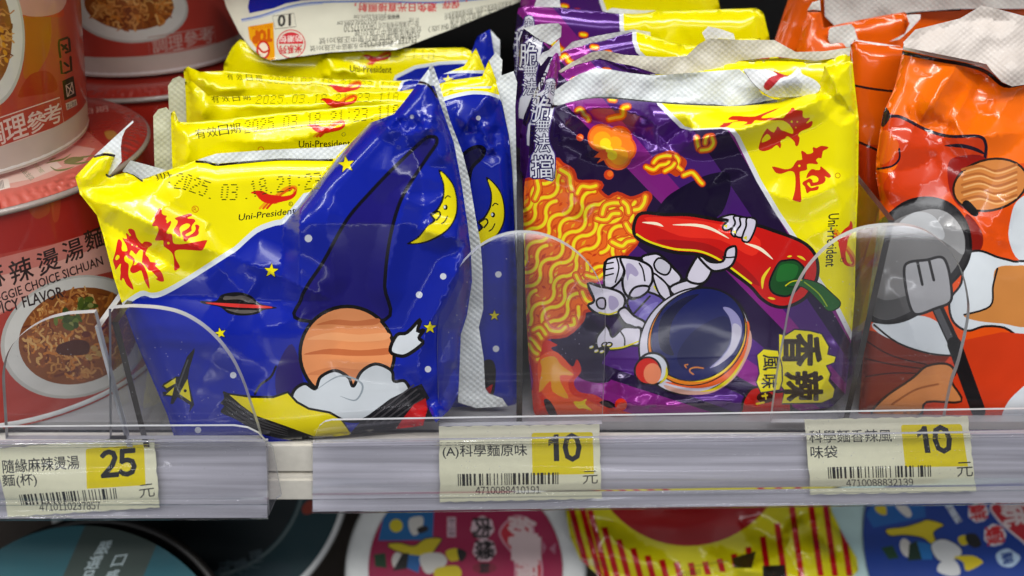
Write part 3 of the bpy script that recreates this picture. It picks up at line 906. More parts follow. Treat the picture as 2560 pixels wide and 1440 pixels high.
# ringed planet
A.fill(BLK, spl(Z(3.048, 260, 700, [(735, 160), (850, 160), (900, 110), (1020, 92), (1120, 120), (1190, 180), (1320, 212), (1220, 228), (1160, 260), (1050, 272), (950, 255), (880, 205), (760, 182)]), True, 5))
A.fill('c8302c', spl(Z(3.048, 260, 700, [(778, 172), (960, 178), (1160, 190), (1280, 205), (1240, 215), (1000, 208), (830, 186)]), True, 4))
A.fill('57514d', spl(Z(3.048, 260, 700, [(910, 150), (925, 122), (990, 125), (1050, 118), (1110, 135), (1150, 170), (1100, 172), (1040, 150), (980, 148)]), True, 4))
A.fill('57514d', spl(Z(3.048, 260, 700, [(925, 220), (1030, 228), (1170, 232), (1120, 252), (1020, 252)]), True, 4))
# rocket
A.fill('141318', Z(3.048, 260, 700, [(690, 518), (690, 548), (650, 680), (640, 750), (665, 860), (688, 950), (650, 1008), (656, 952), (560, 892), (528, 945), (505, 945), (515, 890), (452, 884), (446, 852), (482, 850), (438, 810), (452, 788), (545, 735), (575, 735), (632, 585)]))
A.fill('d6c80a', Z(3.048, 260, 700, [(636, 755), (664, 928), (575, 868)])); A.fill('d6c80a', Z(3.048, 260, 700, [(546, 746), (456, 806), (478, 824), (544, 788)])); A.fill('d6c80a', Z(3.048, 260, 700, [(535, 815), (472, 873), (520, 880)]))
A.line('4a4a4e', Z(3.048, 260, 700, [(640, 610), (585, 760), (560, 840)]), 3.5)
A.fill('141318', circ(463, 977, 4))
for x, y, r, q in ((866, 411, 21, -8), (678, 677, 18, 5), (551, 833, 14, -12), (1075, 819, 16, 0)):
    A.fill(BLK, star(x, y, r + 4, q)); A.fill('e3d40a', star(x, y, r, q))
for x, y, r in ((771, 596, 9.5), (1048, 737, 8.5), (583, 938, 8), (1108, 691, 8), (1070, 923, 8), (495, 1075, 8), (1030, 292, 5)):
    A.fill('c9ccd6', circ(x, y, r))
moon(A, aff((700, 300), (0.4167, 0.0), (0.0, 0.4167)))
# lettering
CAL2 = (6.261, 260, 510)
KE = [(225, 550), (265, 570), (285, 620), (275, 690), (290, 735), (340, 740), (365, 730), (360, 690), (345, 640), (300, 560), (290, 525), (320, 545), (360, 540), (350, 500), (345, 455), (375, 470), (400, 500), (425, 495), (400, 460), (380, 420), (385, 390), (430, 388), (470, 410), (490, 450), (510, 520), (560, 590), (600, 620), (630, 590), (700, 590), (750, 620), (745, 650), (700, 680), (670, 720), (650, 790), (690, 830), (720, 900), (755, 910), (830, 920), (835, 940), (800, 965), (880, 1040), (920, 1110), (940, 1190), (925, 1215), (870, 1210), (805, 1170), (840, 1160), (800, 1110), (740, 1045), (700, 1040), (650, 970), (600, 920), (595, 890), (605, 800), (610, 730), (580, 715), (545, 730), (500, 790), (450, 740), (420, 730), (400, 790), (430, 810), (470, 850), (485, 900), (460, 955), (500, 950), (540, 910), (600, 940), (640, 1000), (680, 1100), (700, 1200), (715, 1325), (680, 1290), (630, 1190), (585, 1045), (530, 1060), (460, 1085), (415, 1060), (410, 1010), (440, 960), (455, 900), (435, 870), (385, 850), (355, 810), (330, 815), (315, 850), (330, 900), (375, 930), (390, 970), (380, 1090), (400, 1170), (440, 1250), (465, 1340), (420, 1320), (350, 1260), (310, 1170), (285, 1165), (275, 1200), (250, 1180), (260, 1080), (255, 1020), (265, 940), (240, 950), (185, 1030), (170, 990), (140, 890), (150, 840), (180, 740), (200, 620)]
MA = [(880, 60), (905, 90), (905, 145), (940, 175), (985, 185), (965, 230), (985, 260), (975, 290), (1000, 295), (1035, 262), (1052, 280), (1035, 340), (985, 420), (980, 455), (1010, 470), (1050, 465), (1070, 500), (1080, 590), (1120, 625), (1250, 625), (1400, 600), (1590, 565), (1612, 580), (1590, 630), (1545, 720), (1480, 730), (1330, 720), (1180, 715), (1110, 740), (1110, 810), (1140, 890), (1182, 960), (1180, 1000), (1110, 1045), (1098, 1010), (1095, 900), (1080, 800), (1040, 740), (960, 680), (930, 650), (930, 580), (900, 570), (820, 575), (800, 550), (850, 430), (850, 380), (830, 345), (770, 350), (752, 325), (780, 280), (800, 240), (788, 180), (820, 120), (860, 70)]
MB = [(1105, 222), (1220, 182), (1340, 148), (1378, 160), (1375, 185), (1310, 210), (1320, 228), (1400, 232), (1432, 270), (1380, 330), (1368, 385), (1372, 420), (1310, 455), (1275, 480), (1300, 505), (1380, 465), (1425, 420), (1435, 375), (1425, 335), (1445, 320), (1495, 345), (1478, 410), (1485, 460), (1440, 505), (1340, 530), (1300, 580), (1275, 590), (1245, 570), (1240, 510), (1215, 470), (1230, 430), (1270, 410), (1310, 385), (1345, 345), (1340, 315), (1290, 305), (1220, 335), (1180, 385), (1195, 440), (1200, 515), (1165, 500), (1085, 425), (1110, 370), (1150, 300), (1150, 260)]
for g in (KE, MA, MB): A.fill(RED, spl(Z(*CAL2, g), True, 2))
A.fill(YEL, Z(*CAL2, spl([(205, 798), (240, 812), (235, 850), (195, 880), (175, 852)], True, 3)))
for x, y, r in ((1008, 612, 20), (440, 640, 13), (515, 662, 11)): A.fill(YEL, Z(*CAL2, circ(x, y, r, 10)))
A.line('c8500c', circ(488, 523, 8, 16), 1.8, True); A.text('c8500c', 'R', (484, 518), (492, 518), (484, 528))
bird(A, aff((627, 468), (0.362, -0.01), (0.0, 0.362)))
A.text(BLK, 'Uni-President', (598, 536), (740, 518), (596, 552), 0.012)
A.line(BLK, circ(727, 510, 5, 14), 1.4, True); A.text(BLK, 'R', (724.5, 507), (729.5, 507), (724.5, 513))
dots(A, ':2025.03.18.21:23', [(418, 430), (470, 437), (540, 462), (600, 462), (660, 446), (806, 432)], 37, 0.10)
A.text('3a3806', '期', (385, 437), (420, 428), (392, 452), -0.012)
# black line and bare film at the top edge
A.line(BLK, spl([(491, 404), (520, 406), (542, 412), (600, 407), (700, 399), (830, 400)], False, 5), 6)
A.fill(WHT, [(480, 396), (520, 403), (545, 408), (600, 403), (700, 395), (840, 396), (840, 370), (480, 370)])
A.line(BLK, spl([(236, 391), (262, 386), (290, 390)], False, 4), 7)
A.fill(WHT, spl([(273, 437), (296, 423), (316, 424), (340, 434), (353, 447), (372, 440), (420, 420), (330, 395)], True, 3))
A.line(BLK, spl([(266, 437), (276, 442), (296, 430), (316, 430), (335, 437), (355, 452)], False, 4), 5)
A.fill(WHT, [(1040, 210), (1052, 196), (1075, 160), (1090, 215)]); A.line(BLK, spl([(1044, 205), (1062, 208), (1078, 220), (1092, 242)], False, 4), 6)
blue_poly = list(edge[36:]) + [(943, 290), (1075, 140), (1300, 500), (1300, 1200), (704, 1200)]
mods1 = [
    region(blue_poly, 0.011, 55, lambda P: np.clip((820 - P[:, 1]) / 260, 0, 1) * np.clip((P[:, 0] - 690) / 60, 0, 1)),
    crease([(200, 488), (300, 522), (400, 572), (500, 618), (566, 640)], 0.0045, 70, 1.3, False),
    crease([(240, 540), (330, 600), (430, 665)], -0.003, 50, 1.2, False),
    crease([(197, 472), (297, 463), (355, 449), (413, 430)], -0.004, 42, 1.2),
    crease([(330, 745), (470, 742), (640, 750), (838, 753)], -0.0028, 90, 1.2),
    crease([(575, 640), (700, 690), (838, 753)], 0.0030, 75, 1.3, False),
    crease([(838, 753), (740, 800), (620, 832)], 0.0014, 100, 1.3, False),
    crease([(838, 753), (830, 640), (815, 560), (840, 480)], 0.0016, 45, 1.2),
    crease([(965, 800), (968, 700), (990, 600), (1010, 520), (1040, 440)], 0.0018, 50, 1.2),
    crease([(936, 302), (1010, 335), (1090, 320)], 0.004, 38, 1.3, False), crease([(990, 290), (1010, 335), (1060, 300)], -0.0045, 34, 1.2, False),
    crease([(1010, 335), (1050, 420), (1060, 520)], -0.0025, 60, 1.3), crease([(1092, 260), (1075, 330), (1120, 420)], 0.0025, 45, 1.2),
    crease([(1165, 600), (1110, 590), (1040, 570)], 0.0028, 50, 1.3), crease([(1165, 600), (1130, 700), (1060, 840), (1046, 930), (1085, 1040)], 0.0055, 60, 1.25),
    crease([(1150, 900), (1120, 960), (1092, 1050)], -0.003, 40, 1.2),
    bump(1090, 1050, 30, 36, 0.011), bump(560, 930, 260, 190, 0.001), grad(600, 900, 600, 1110, -0.0015),
    bump(300, 640, 120, 130, 0.003),
]
mods1 += fine_creases(4, (260, 420, 1120, 1000), 18)
P1 = lean_plane(0.0050, 0.012, 0.20)
t = packet('noodle_packet', 'blue and yellow noodle packet in front with a ringed planet and red lettering', b1, A, YEL, P1, 8, 0.006, 60, mods1, 0.0006, 1.3)
pl_ = lean_plane(0.004, 0.012, 0.16)
strip = [(1072, 170), (1081, 158), (1097, 205), (1125, 300), (1157, 384), (1173, 447), (1189, 543), (1201, 607), (1206, 671), (1208, 773), (1197, 818), (1209, 895), (1213, 970), (1222, 984), (1256, 996), (1269, 1016), (1190, 1020), (1145, 1006),
         (1146, 984), (1150, 895), (1152, 837), (1168, 786), (1180, 703), (1177, 626), (1170, 569), (1154, 460), (1135, 358), (1097, 249)]
seal(t, strip, lean_plane(0.0165, 0.012, 0.08), amp=0.0018, seed=4.0, mat=M_RIDGE)
seal(t, [(236, 389), (332, 301), (334, 306), (313, 325), (305, 344), (302, 367), (304, 404), (272, 440), (266, 436), (289, 387), (262, 383)], lean_plane(0.008, 0.012, 0.19), [grad(240, 390, 300, 400, 0.004)], seed=5.0, name='seal_end')
seal(t, [(306, 428), (326, 401), (413, 424), (422, 436), (355, 456), (330, 442)], lean_plane(0.012, 0.012, 0.20), seed=6.0, name='seal_end')
seal(t, [(480, 408), (498, 398), (541, 384), (685, 374), (820, 368), (870, 360), (870, 410), (700, 402), (545, 412)], lean_plane(0.010, 0.012, 0.20), seed=7.0)

# ---- the row behind it
def rear(label, sil, plane, art, fin, seed, H=0.006, mods=(), rseal=None, grid=14):
    t = packet('noodle_packet', label, sil, art, YEL, plane, grid, H, 46, list(mods) + fine_creases(int(seed * 10), (470, min(y for x, y in sil) + 20, 1200, min(y for x, y in sil) + 160), 9), 0.0014, seed)
    if fin: seal(t, fin, (plane[0], plane[1] + 0.003), seed=seed, base='c3c4a8')
    if rseal: seal(t, rseal, (plane[0], plane[1] + 0.002), seed=seed + 2)
    return t

def uni(A, bx, by, s, tx0, tx1, ty, th, sk=0):
    bird(A, aff((bx, by), (s, -0.03 * s), (0, s * 0.85)))
    if tx1: A.text(BLK, 'Uni-President', (tx0, ty), (tx1, ty + sk), (tx0, ty + th), 0.012)

A = Art()
bl = spl([(560, 900), (700, 640), (860, 470), (980, 380), (1060, 300), (1095, 262), (1128, 247), (1180, 236), (1222, 238)], False, 4)
A.fill(WHT, list(bl + [-5, -9]) + [(1250, 238), (1330, 400), (1330, 1200), (500, 1200)]); A.fill(BLU, list(bl) + [(1250, 248), (1330, 400), (1330, 1200), (500, 1200)])
uni(A, 766, 304, 0.305, 747, 876, 352, 17, -2)
dots(A, ':2025.03.18.21:23.11A', [(590, 306), (700, 292), (830, 280), (1000, 262)], 29, 0.15)
A.chars('3a3806', '有效日期', (501, 334), (29, -4.5), (5, 28), -0.01)
A.line('c8500c', circ(652, 374, 7, 14), 1.6, True)
A.line(BLK, circ(859, 336, 4.5, 12), 1.2, True)
moon(A, aff((818.7, 318.7), (0.4167, 0.0), (0.0, 0.4167)))
h2 = spl(Z(2.4, 700, 300, [(1090, 215), (1150, 170), (1200, 160), (1225, 180), (1210, 225), (1150, 290), (1130, 380), (1100, 400), (1000, 420), (1000, 300)]), True, 5)
A.fill('14103c', h2); A.line('0b0918', h2, 9, True)
for x, y, r in ((1196, 295, 6), (1246, 686, 8), (1240, 872, 8), (1237, 745, 0.5)): A.fill('c9ccd6', circ(x, y, r))
A.fill(BLK, star(1236, 789, 17)); A.fill('d6c80a', star(1236, 789, 13))
A.fill(BLK, spl([(1205, 910), (1230, 900), (1240, 930), (1232, 990), (1205, 980)], True, 4)); A.fill('b0181c', [(1208, 975), (1232, 960), (1226, 985)])
b2 = [(427, 283), (436, 276), (447, 304), (470, 306), (560, 298), (694, 283), (812, 272), (910, 264), (1000, 257), (1060, 246), (1109, 234), (1126, 225), (1180, 221), (1226, 221), (1240, 204), (1255, 261), (1272, 341), (1280, 420), (1286, 569), (1292, 700), (1297, 990), (1290, 1022), (900, 1040), (470, 1040), (445, 700), (430, 400)]
t = rear('second blue and yellow noodle packet, right behind the front one, its moon showing', b2, lean_plane(0.026, 0.012, 0.19), A,
     [(383, 290), (396, 273), (416, 268), (428, 282), (432, 420), (446, 520), (392, 520), (386, 400)], 2.2,
     mods=[crease([(447, 306), (470, 360), (462, 420)], 0.002, 30), crease([(1150, 330), (1200, 260), (1240, 215)], 0.004, 40, 1.2), crease([(1175, 300), (1205, 345), (1230, 380), (1246, 300)], -0.003, 36, 1.2, False), crease([(1206, 300), (1215, 360), (1245, 385)], 0.0035, 24, 1.2),
           crease([(560, 350), (700, 350), (860, 315), (960, 280)], 0.0030, 50, 1.2)],
     rseal=[(1240, 206), (1250, 190), (1272, 182), (1284, 178), (1293, 206), (1288, 267), (1291, 420), (1297, 560), (1300, 760), (1299, 900), (1295, 760), (1288, 569), (1281, 420), (1273, 341), (1256, 261)], grid=11)

A = Art()
uni(A, 800, 240, 0.29, 0, 0, 0, 0)
dots(A, '2025.03.18.21:23.11A', [(640, 239), (800, 236), (1000, 232)], 20, 0.2); A.chars('3a3806', '有效日期', (538, 248), (26, -2), (4, 20), -0.01)
bl = np.array([(1040, 420), (1080, 260), (1150, 226), (1210, 222)]); A.fill(WHT, list(bl + [-8, -6]) + [(1260, 215), (1300, 400)]); A.fill(BLU, list(bl) + [(1260, 225), (1300, 400)])
b3 = [(462, 205), (476, 200), (520, 238), (560, 242), (700, 236), (815, 232), (1000, 228), (1090, 212), (1130, 200), (1206, 190), (1222, 150), (1246, 215), (1262, 330), (1275, 700), (1270, 980), (560, 980), (480, 500), (468, 304)]
rear('third blue and yellow noodle packet from the front, only its yellow upper strip showing', b3, lean_plane(0.052, 0.012, 0.14), A,
     [(420, 214), (432, 197), (448, 190), (463, 198), (466, 310), (470, 420), (430, 420), (424, 310)], 3.1,
     mods=[crease([(476, 200), (520, 250), (500, 310)], 0.003, 40), crease([(560, 262), (760, 262), (1000, 246)], 0.002, 26)],
     rseal=[(1222, 152), (1240, 130), (1256, 150), (1254, 184), (1250, 240), (1244, 214)])
A = Art()
uni(A, 820, 206, 0.26, 0, 0, 0, 0)
dots(A, '2025.03.18.21:23.11A', [(670, 190), (800, 196), (1000, 208)], 17, 0.2); A.chars('3a3806', '有效日期', (575, 192), (24, 1), (3, 17), -0.01)
bl = np.array([(985, 260), (1010, 205), (1060, 188), (1160, 182)]); A.fill(WHT, list(bl + [-4, -6]) + [(1250, 176), (1250, 300)]); A.fill(BLU, list(bl) + [(1250, 186), (1250, 300)])
A.fill('d6c80a', star(1120, 200, 15))
b4 = [(459, 172), (470, 166), (500, 180), (560, 177), (640, 184), (700, 191), (850, 198), (1000, 202), (1100, 188), (1160, 165), (1190, 120), (1215, 180), (1240, 300), (1250, 900), (520, 900), (470, 400)]
rear('fourth blue and yellow noodle packet from the front, a thin yellow strip with a date', b4, lean_plane(0.074, 0.012, 0.13), A, None, 4.4, mods=[crease([(470, 172), (540, 215), (620, 225)], 0.004, 50)])
A = Art()
uni(A, 904, 132, 0.23, 875, 979, 163, 17, 3)
dots(A, '23.11A', [(965, 120), (1092, 126)], 20, 0.1)
bl = np.array([(940, 330), (992, 196), (1040, 172), (1100, 162), (1180, 158)]); A.fill(WHT, list(bl + [-4, -8]) + [(1260, 150), (1260, 400)]); A.fill(BLU, list(bl) + [(1260, 158), (1260, 400)])
A.fill(BLU, [(1176, 118), (1186, 90), (1300, 40), (1300, 200), (1190, 180)])
b5 = [(580, 118), (600, 98), (650, 118), (700, 128), (800, 128), (900, 122), (1040, 121), (1160, 119), (1180, 128), (1192, 92), (1226, 72), (1238, 150), (1245, 300), (1240, 880), (560, 880), (545, 400), (560, 160)]
rear('fifth blue and yellow noodle packet from the front, lying under the white bag', b5, lean_plane(0.100, 0.012, 0.11), A, None, 5.2,
     mods=[crease([(800, 140), (830, 170), (800, 200)], 0.003, 40), crease([(830, 170), (930, 190)], 0.003, 30)],
     rseal=[(1226, 74), (1242, 92), (1250, 100), (1250, 150), (1252, 190), (1244, 200), (1238, 150)])

# ---- cream bag lying upside down on top of the blue row
A = Art()
A.fill('0f1f8c', Z(3.368, 560, 0, [(230, -90), (200, 60), (215, 112), (420, 70), (520, 30), (640, 8), (640, -90)]))
A.fill('26307e', Z(3.368, 560, 0, [(640, -60), (640, 6), (1100, -30), (1100, -60)]))
A.line('5a74b8', spl(Z(3.368, 560, 0, [(150, 165), (300, 135), (470, 80), (620, 40), (830, 18), (1300, 12), (1800, 20), (2400, -30)]), False, 5), 4)
A.line('8c9cc8', spl(Z(3.368, 560, 0, [(150, 182), (300, 150), (470, 96), (620, 54), (830, 30)]), False, 5), 2)
def flip(col, s, x0, x1, y0, y1, dy=0, bold=0.0):
    """upside-down line of print: right end first, box in zoom units"""
    a = Z(3.368, 560, 0, [(x1, y1 + dy), (x0, y1), (x1, y0 + dy)])
    A.text(col, s, a[0], a[1], a[2], bold)
flip('c8323c', '避免日光直接照射，', 1100, 1790, 22, 100, 0, 0.02); flip('c8323c', '，保存', 1840, 2050, 10, 80, -20, 0.02)
flip('3c3c3a', '10', 455, 560, 128, 225, -10, 0.03)
A.line('3c3c3a', Z(3.368, 560, 0, [(408, 135), (590, 112), (606, 225), (430, 243)]), 1.6, True)
flip('4c4c46', 'www.uni-president.com.tw', 950, 1480, 165, 225, -50); flip('4c4c46', 'www.pecos.com.tw', 1090, 1480, 112, 160, -10)
flip('4c4c46', '0800037520', 1010, 1285, 205, 275, -25)
flip('3e3e3a', '統一企業股份有限公司', 1300, 1640, 190, 240, -15, 0.01); flip('3e3e3a', '台南市永康區中正路301號', 1100, 1660, 250, 310, -30, 0.01); flip('3e3e3a', '台南市永康區鹽行里中正路301號', 800, 1650, 320, 375, -50, 0.01)
flip('3e3e3a', '製造廠地址：永康區中正路301號', 725, 1420, 385, 435, -40, 0.01); flip('54544c', 'ENTERPRISES CORP.', 1130, 1620, 345, 400, -40)
flip('4c4c46', '本產品含有麩質之穀物，開封後請儘速食用', 1860, 2420, 110, 170, -110, 0.0); flip('4c4c46', '品名：速食麵', 1560, 1640, 150, 190, 0); flip('54544c', '（台灣製造）', 1720, 2080, 225, 275, -60)
flip('54544c', '保存方法：請置於陰涼處', 1900, 2400, 150, 205, -105)
A.fill('e09a10', Z(3.368, 560, 0, [(200, 225), (415, 188), (430, 500), (380, 512), (300, 440), (215, 330)]))
flip('c45a10', 'TOP', 245, 400, 265, 365, -20, 0.06); flip('c45a10', 'INNOVATION', 228, 400, 215, 250, -15)
A.fill('e8d8c0', Z(3.368, 560, 0, ell(330, 420, 50, 70))); A.line('c43020', Z(3.368, 560, 0, ell(330, 420, 50, 70)), 5, True); A.line('c43020', Z(3.368, 560, 0, spl([(290, 400), (330, 440), (375, 425)], False, 4)), 5)
A.line('c8323c', Z(3.368, 560, 0, circ(565, 370, 118, 40)), 2.5, True)
A.fill('c8323c', Z(3.368, 560, 0, ell(565, 370, 104, 100, 0, 30, 180, 360)))
flip('e8d8d0', '防潮包', 470, 655, 305, 360, -10, 0.02); flip('c8323c', '米系列', 470, 655, 385, 455, -10, 0.03)
w = Z(3.368, 560, 0, [(-30, -120), (20, 60), (60, 140), (130, 280), (230, 410), (330, 490), (400, 512), (620, 478), (900, 440), (1200, 425), (1450, 420), (1560, 385), (1760, 305), (1950, 235), (2200, 130), (2430, 40), (2540, -10), (2560, -160)])
pn = (np.array([0, -0.30, 1.0]), 0.1325 - 0.30 * 0.112)
def wmap(H, sgn):
    g = bagmap(pn, w, H, 90, [crease(Z(3.368, 560, 0, [(150, 170), (620, 50), (1300, 16), (2300, -20)]), 0.002, 90), bump(800, 60, 120, 60, 0.002), crease(Z(3.368, 560, 0, [(1100, 60), (1350, 260), (1550, 380)]), 0.003, 60), crease(Z(3.368, 560, 0, [(420, 60), (560, 300), (640, 460)]), -0.002, 50)] + fine_creases(12, (600, 10, 1250, 130), 10), 0.0016, 8.0, sgn)
    return g
t = thing('noodle_bag', 'cream bag lying upside down on the blue packets, its back print and small 10 showing', 'noodle bag', (-0.06, 0.15, 0.133))
sheet('wrapper', w, A, 'd4d2c0', wmap(0.006, 1), M_FILM, t, 11, 0.0, wmap(0.0045, -1), '1a2c88')
# ================================================================== PURPLE PACKETS
MT = 0.38
Z5, Z6, Z7 = (2.88, 1280, 150), (2.572, 1700, 200), (2.844, 1280, 600)
ZC = (5.76, 1790, 260)
XUE = [(45, 325), (110, 285), (80, 275), (180, 268), (270, 250), (320, 235), (175, 225), (240, 172), (420, 180), (560, 180), (640, 150), (760, 105), (910, 58), (800, 115), (690, 165), (660, 205), (800, 195), (930, 205), (975, 195), (1010, 150), (1080, 80), (1080, 60), (1120, 55), (1140, 85), (1240, 92), (1250, 130), (1250, 180), (1290, 205), (1345, 195), (1350, 215), (1300, 270), (1320, 275), (1370, 245), (1392, 255), (1380, 310), (1340, 345), (1230, 390), (1190, 430), (1185, 460), (1205, 490), (1190, 580), (1165, 610), (1140, 590), (1130, 545), (1060, 480), (1020, 465), (990, 500), (935, 520), (930, 560), (940, 580), (930, 630), (915, 635), (875, 590), (800, 645), (700, 680), (640, 670), (612, 640), (630, 560), (670, 450), (735, 352), (760, 370), (835, 410), (880, 325), (905, 335), (940, 375), (1000, 395), (1100, 430), (1110, 380), (1060, 300), (980, 245), (900, 235), (640, 240), (560, 235), (520, 285), (420, 300), (290, 330), (400, 300), (450, 260), (340, 250), (240, 265), (200, 300), (130, 335)]
MIAN = [(1245, 675), (1290, 700), (1310, 720), (1360, 715), (1400, 690), (1390, 640), (1405, 620), (1450, 635), (1500, 605), (1560, 605), (1620, 622), (1590, 655), (1540, 680), (1520, 780), (1480, 775), (1440, 810), (1470, 850), (1450, 870), (1380, 860), (1310, 870), (1315, 940), (1270, 960), (1220, 970), (1205, 1000), (1215, 1150), (1225, 1320), (1230, 1380), (1210, 1415), (1110, 1385), (1105, 1360), (1135, 1250), (1145, 1120), (1135, 1010), (1100, 970), (1040, 970), (940, 1005), (870, 995), (830, 950), (808, 900), (900, 915), (990, 940), (1080, 925), (1120, 880), (1170, 810), (1240, 800), (1225, 690)]
BAO = [(1510, 895), (1650, 1020), (1640, 1060), (1610, 1060), (1565, 1040), (1580, 1080), (1560, 1130), (1500, 1160), (1380, 1185), (1360, 1175), (1350, 1140), (1330, 1130), (1310, 1150), (1340, 1185), (1380, 1210), (1450, 1185), (1480, 1190), (1460, 1240), (1360, 1255), (1320, 1285), (1300, 1270), (1280, 1190), (1245, 1155), (1255, 1120), (1310, 1090), (1350, 1070), (1390, 1100), (1395, 1130), (1460, 1120), (1475, 1080), (1450, 1045), (1390, 1030), (1340, 1050), (1300, 1070), (1320, 1000), (1380, 935), (1440, 950), (1500, 945)]
CROT = 'c42a10'

def purple_base(A, T, rays_on=True):
    """purple wedges fanning out; T carries front-packet pixels to the place on another packet"""
    if rays_on:
        c = np.array([2330., 1210.]); rs = random.Random(3)
        for a0, a1, col in ((180.5, 186, PUR), (190, 198, MAG), (200, 205, PUR), (209, 214, MAG), (214, 219, PUR), (226, 229.5, MAG), (229.5, 236, PUR), (240, 245, MAG), (248, 252, PUR)):
            p = [tuple(c)] + [tuple(c + 1500 * np.array([math.cos(math.radians(a)), math.sin(math.radians(a))])) for a in (a0, a1)]
            A.fill(col, T(p), metal=MT)

def yellow_panel(A, T):
    yb = [(1645, 230), (1655, 259), (1712, 316), (1735, 322), (1815, 318), (1834, 322), (1848, 338), (1902, 449), (1950, 530), (2000, 604), (2050, 695), (2097, 765), (2122, 815), (2140, 850)]
    A.fill('d8dadf', T([(x - 11, y + 4) for x, y in yb] + [(2300, 860), (2300, 100), (1630, 100)])); A.fill(YEL, T(yb + [(2300, 850), (2300, 100), (1645, 100)]))
    for g in (XUE, MIAN, BAO): A.fill(CROT, T(spl(Z(*ZC, g), True, 2)))
    A.fill(YEL, T(spl(Z(*ZC, [(735, 430), (785, 475), (770, 510), (665, 555), (670, 500)]), True, 2)))
    for x, y, r in ((1200, 890, 17), (1090, 255, 16), (1170, 257, 12), (1150, 340, 9)): A.fill(YEL, T(Z(*ZC, circ(x, y, r, 10))))

def splash(A, T):
    for pts, w in (([(470, 365), (490, 355), (510, 372), (520, 395), (545, 410), (552, 430)], 1.0), ([(700, 425), (740, 415), (790, 405), (800, 380), (800, 345), (835, 335)], 1.1), ([(705, 285), (740, 290)], 0.9)):
        noodle(A, T(spl(Z(*Z5, pts), False, 5)), 0.62 * w)
    for x, y, r in ((490, 558, 27), (697, 826, 36)): A.fill('c83a10', T(Z(*Z5, circ(x, y, r)))); A.fill('ea6a1c', T(Z(*Z5, circ(x + r * .25, y - r * .2, r * .6))))
    for col, dr in (('d8521a', 14), ('e87a20', 0)):
        for x, y, r in ((645, 560, 88), (770, 570, 84), (800, 640, 84), (760, 690, 90)): A.fill(col, T(Z(*Z5, circ(x, y, r + dr))))
    A.fill('d8521a', T(Z(*Z5, [(590, 700), (650, 640), (720, 690), (610, 745), (640, 705)])))
    for x, y, r in ((650, 580, 66), (770, 690, 66), (740, 600, 50)): A.fill('e89a1c', T(Z(*Z5, circ(x, y, r))))
    for x, y, r in ((672, 602, 40), (722, 685, 36), (700, 645, 26)): A.fill('e6cc20', T(Z(*Z5, circ(x, y, r))))
    nest = Z(*Z5, [(950, 765), (1010, 740), (1060, 680), (1140, 650), (1200, 680), (1255, 720), (1250, 770), (1190, 840), (1120, 810), (1000, 830)])
    A.fill('b83a0c', T(spl(nest, True, 4)))
    for pts in ([(965, 770), (1020, 790), (1060, 760), (1110, 750), (1130, 735)], [(1020, 740), (1050, 705), (1100, 690), (1140, 690)], [(1180, 690), (1200, 720), (1190, 760), (1220, 790)], [(1100, 800), (1150, 770), (1170, 745)],
                [(1235, 830), (1290, 810), (1320, 830), (1350, 870), (1370, 890)]):
        noodle(A, T(spl(Z(*Z5, pts), False, 5)), 0.62)
    for pts in ([(1330, 560), (1335, 600), (1345, 640)], [(1390, 600), (1400, 560), (1440, 550)], [(1360, 650), (1420, 640), (1450, 600), (1440, 560)]):
        noodle(A, T(spl(Z(*Z5, pts), False, 5)), 0.62)

A = Art()
ID = lambda p: p
purple_base(A, ID)
# darker round shape behind the pepper and the deep space round the helmet
A.fill('1a0e30', spl([(1660, 500), (1700, 470), (1760, 440), (1810, 430), (1826, 445), (1822, 490), (1790, 545), (1700, 548), (1640, 545)], True, 4), metal=MT)
A.fill('1e1236', spl(Z(*Z7, [(480, 500), (560, 560), (640, 640), (700, 760), (640, 880), (700, 1000), (560, 1010), (440, 940), (280, 720), (330, 660)]), True, 4), metal=MT)
splash(A, ID)
# pile of noodles
mass = Z(*Z5, [(165, 860), (250, 830), (310, 720), (360, 760), (430, 800), (465, 880), (600, 885), (640, 900), (620, 940), (690, 1000), (760, 970), (850, 1005), (930, 985), (970, 965), (988, 990), (945, 1080), (960, 1150), (890, 1190), (895, 1300), (840, 1370), (790, 1420)]) + \
       Z(*Z7, [(790, 100), (690, 150), (680, 200), (690, 240), (560, 300), (580, 350), (540, 380), (610, 440), (600, 480), (510, 500), (490, 570), (380, 670), (240, 690), (200, 800), (180, 870), (60, 760), (40, 100)]) + [(1300, 600), (1300, 470)]
ms = spl(mass, True, 3)
A.line('b8300c', ms, 16, True); A.fill('de6218', ms)
mE = edges_of(ms)
rs = random.Random(5)
for k in range(-14, 24):       # short dark and light slivers between the strands
    for j in range(26):
        q = np.array([1310 + 16 * j + rs.uniform(-6, 6), 560 + 26 * k + rs.uniform(-8, 8)])
        if inside(q[None], mE)[0] and dist_to(q[None], mE)[0] > 8:
            a = rs.choice((-0.9, -0.5, 0.5)); v = np.array([math.cos(a), math.sin(a)]) * rs.uniform(5, 11)
            A.line(rs.choice(('c23c0c', 'e0a418', 'e0a418', 'b8300c')), [q - v, q, q + v], rs.uniform(5, 9), taper=True)
strands = []
dirv = np.array([0.64, -0.77]); nrm = np.array([0.77, 0.64])
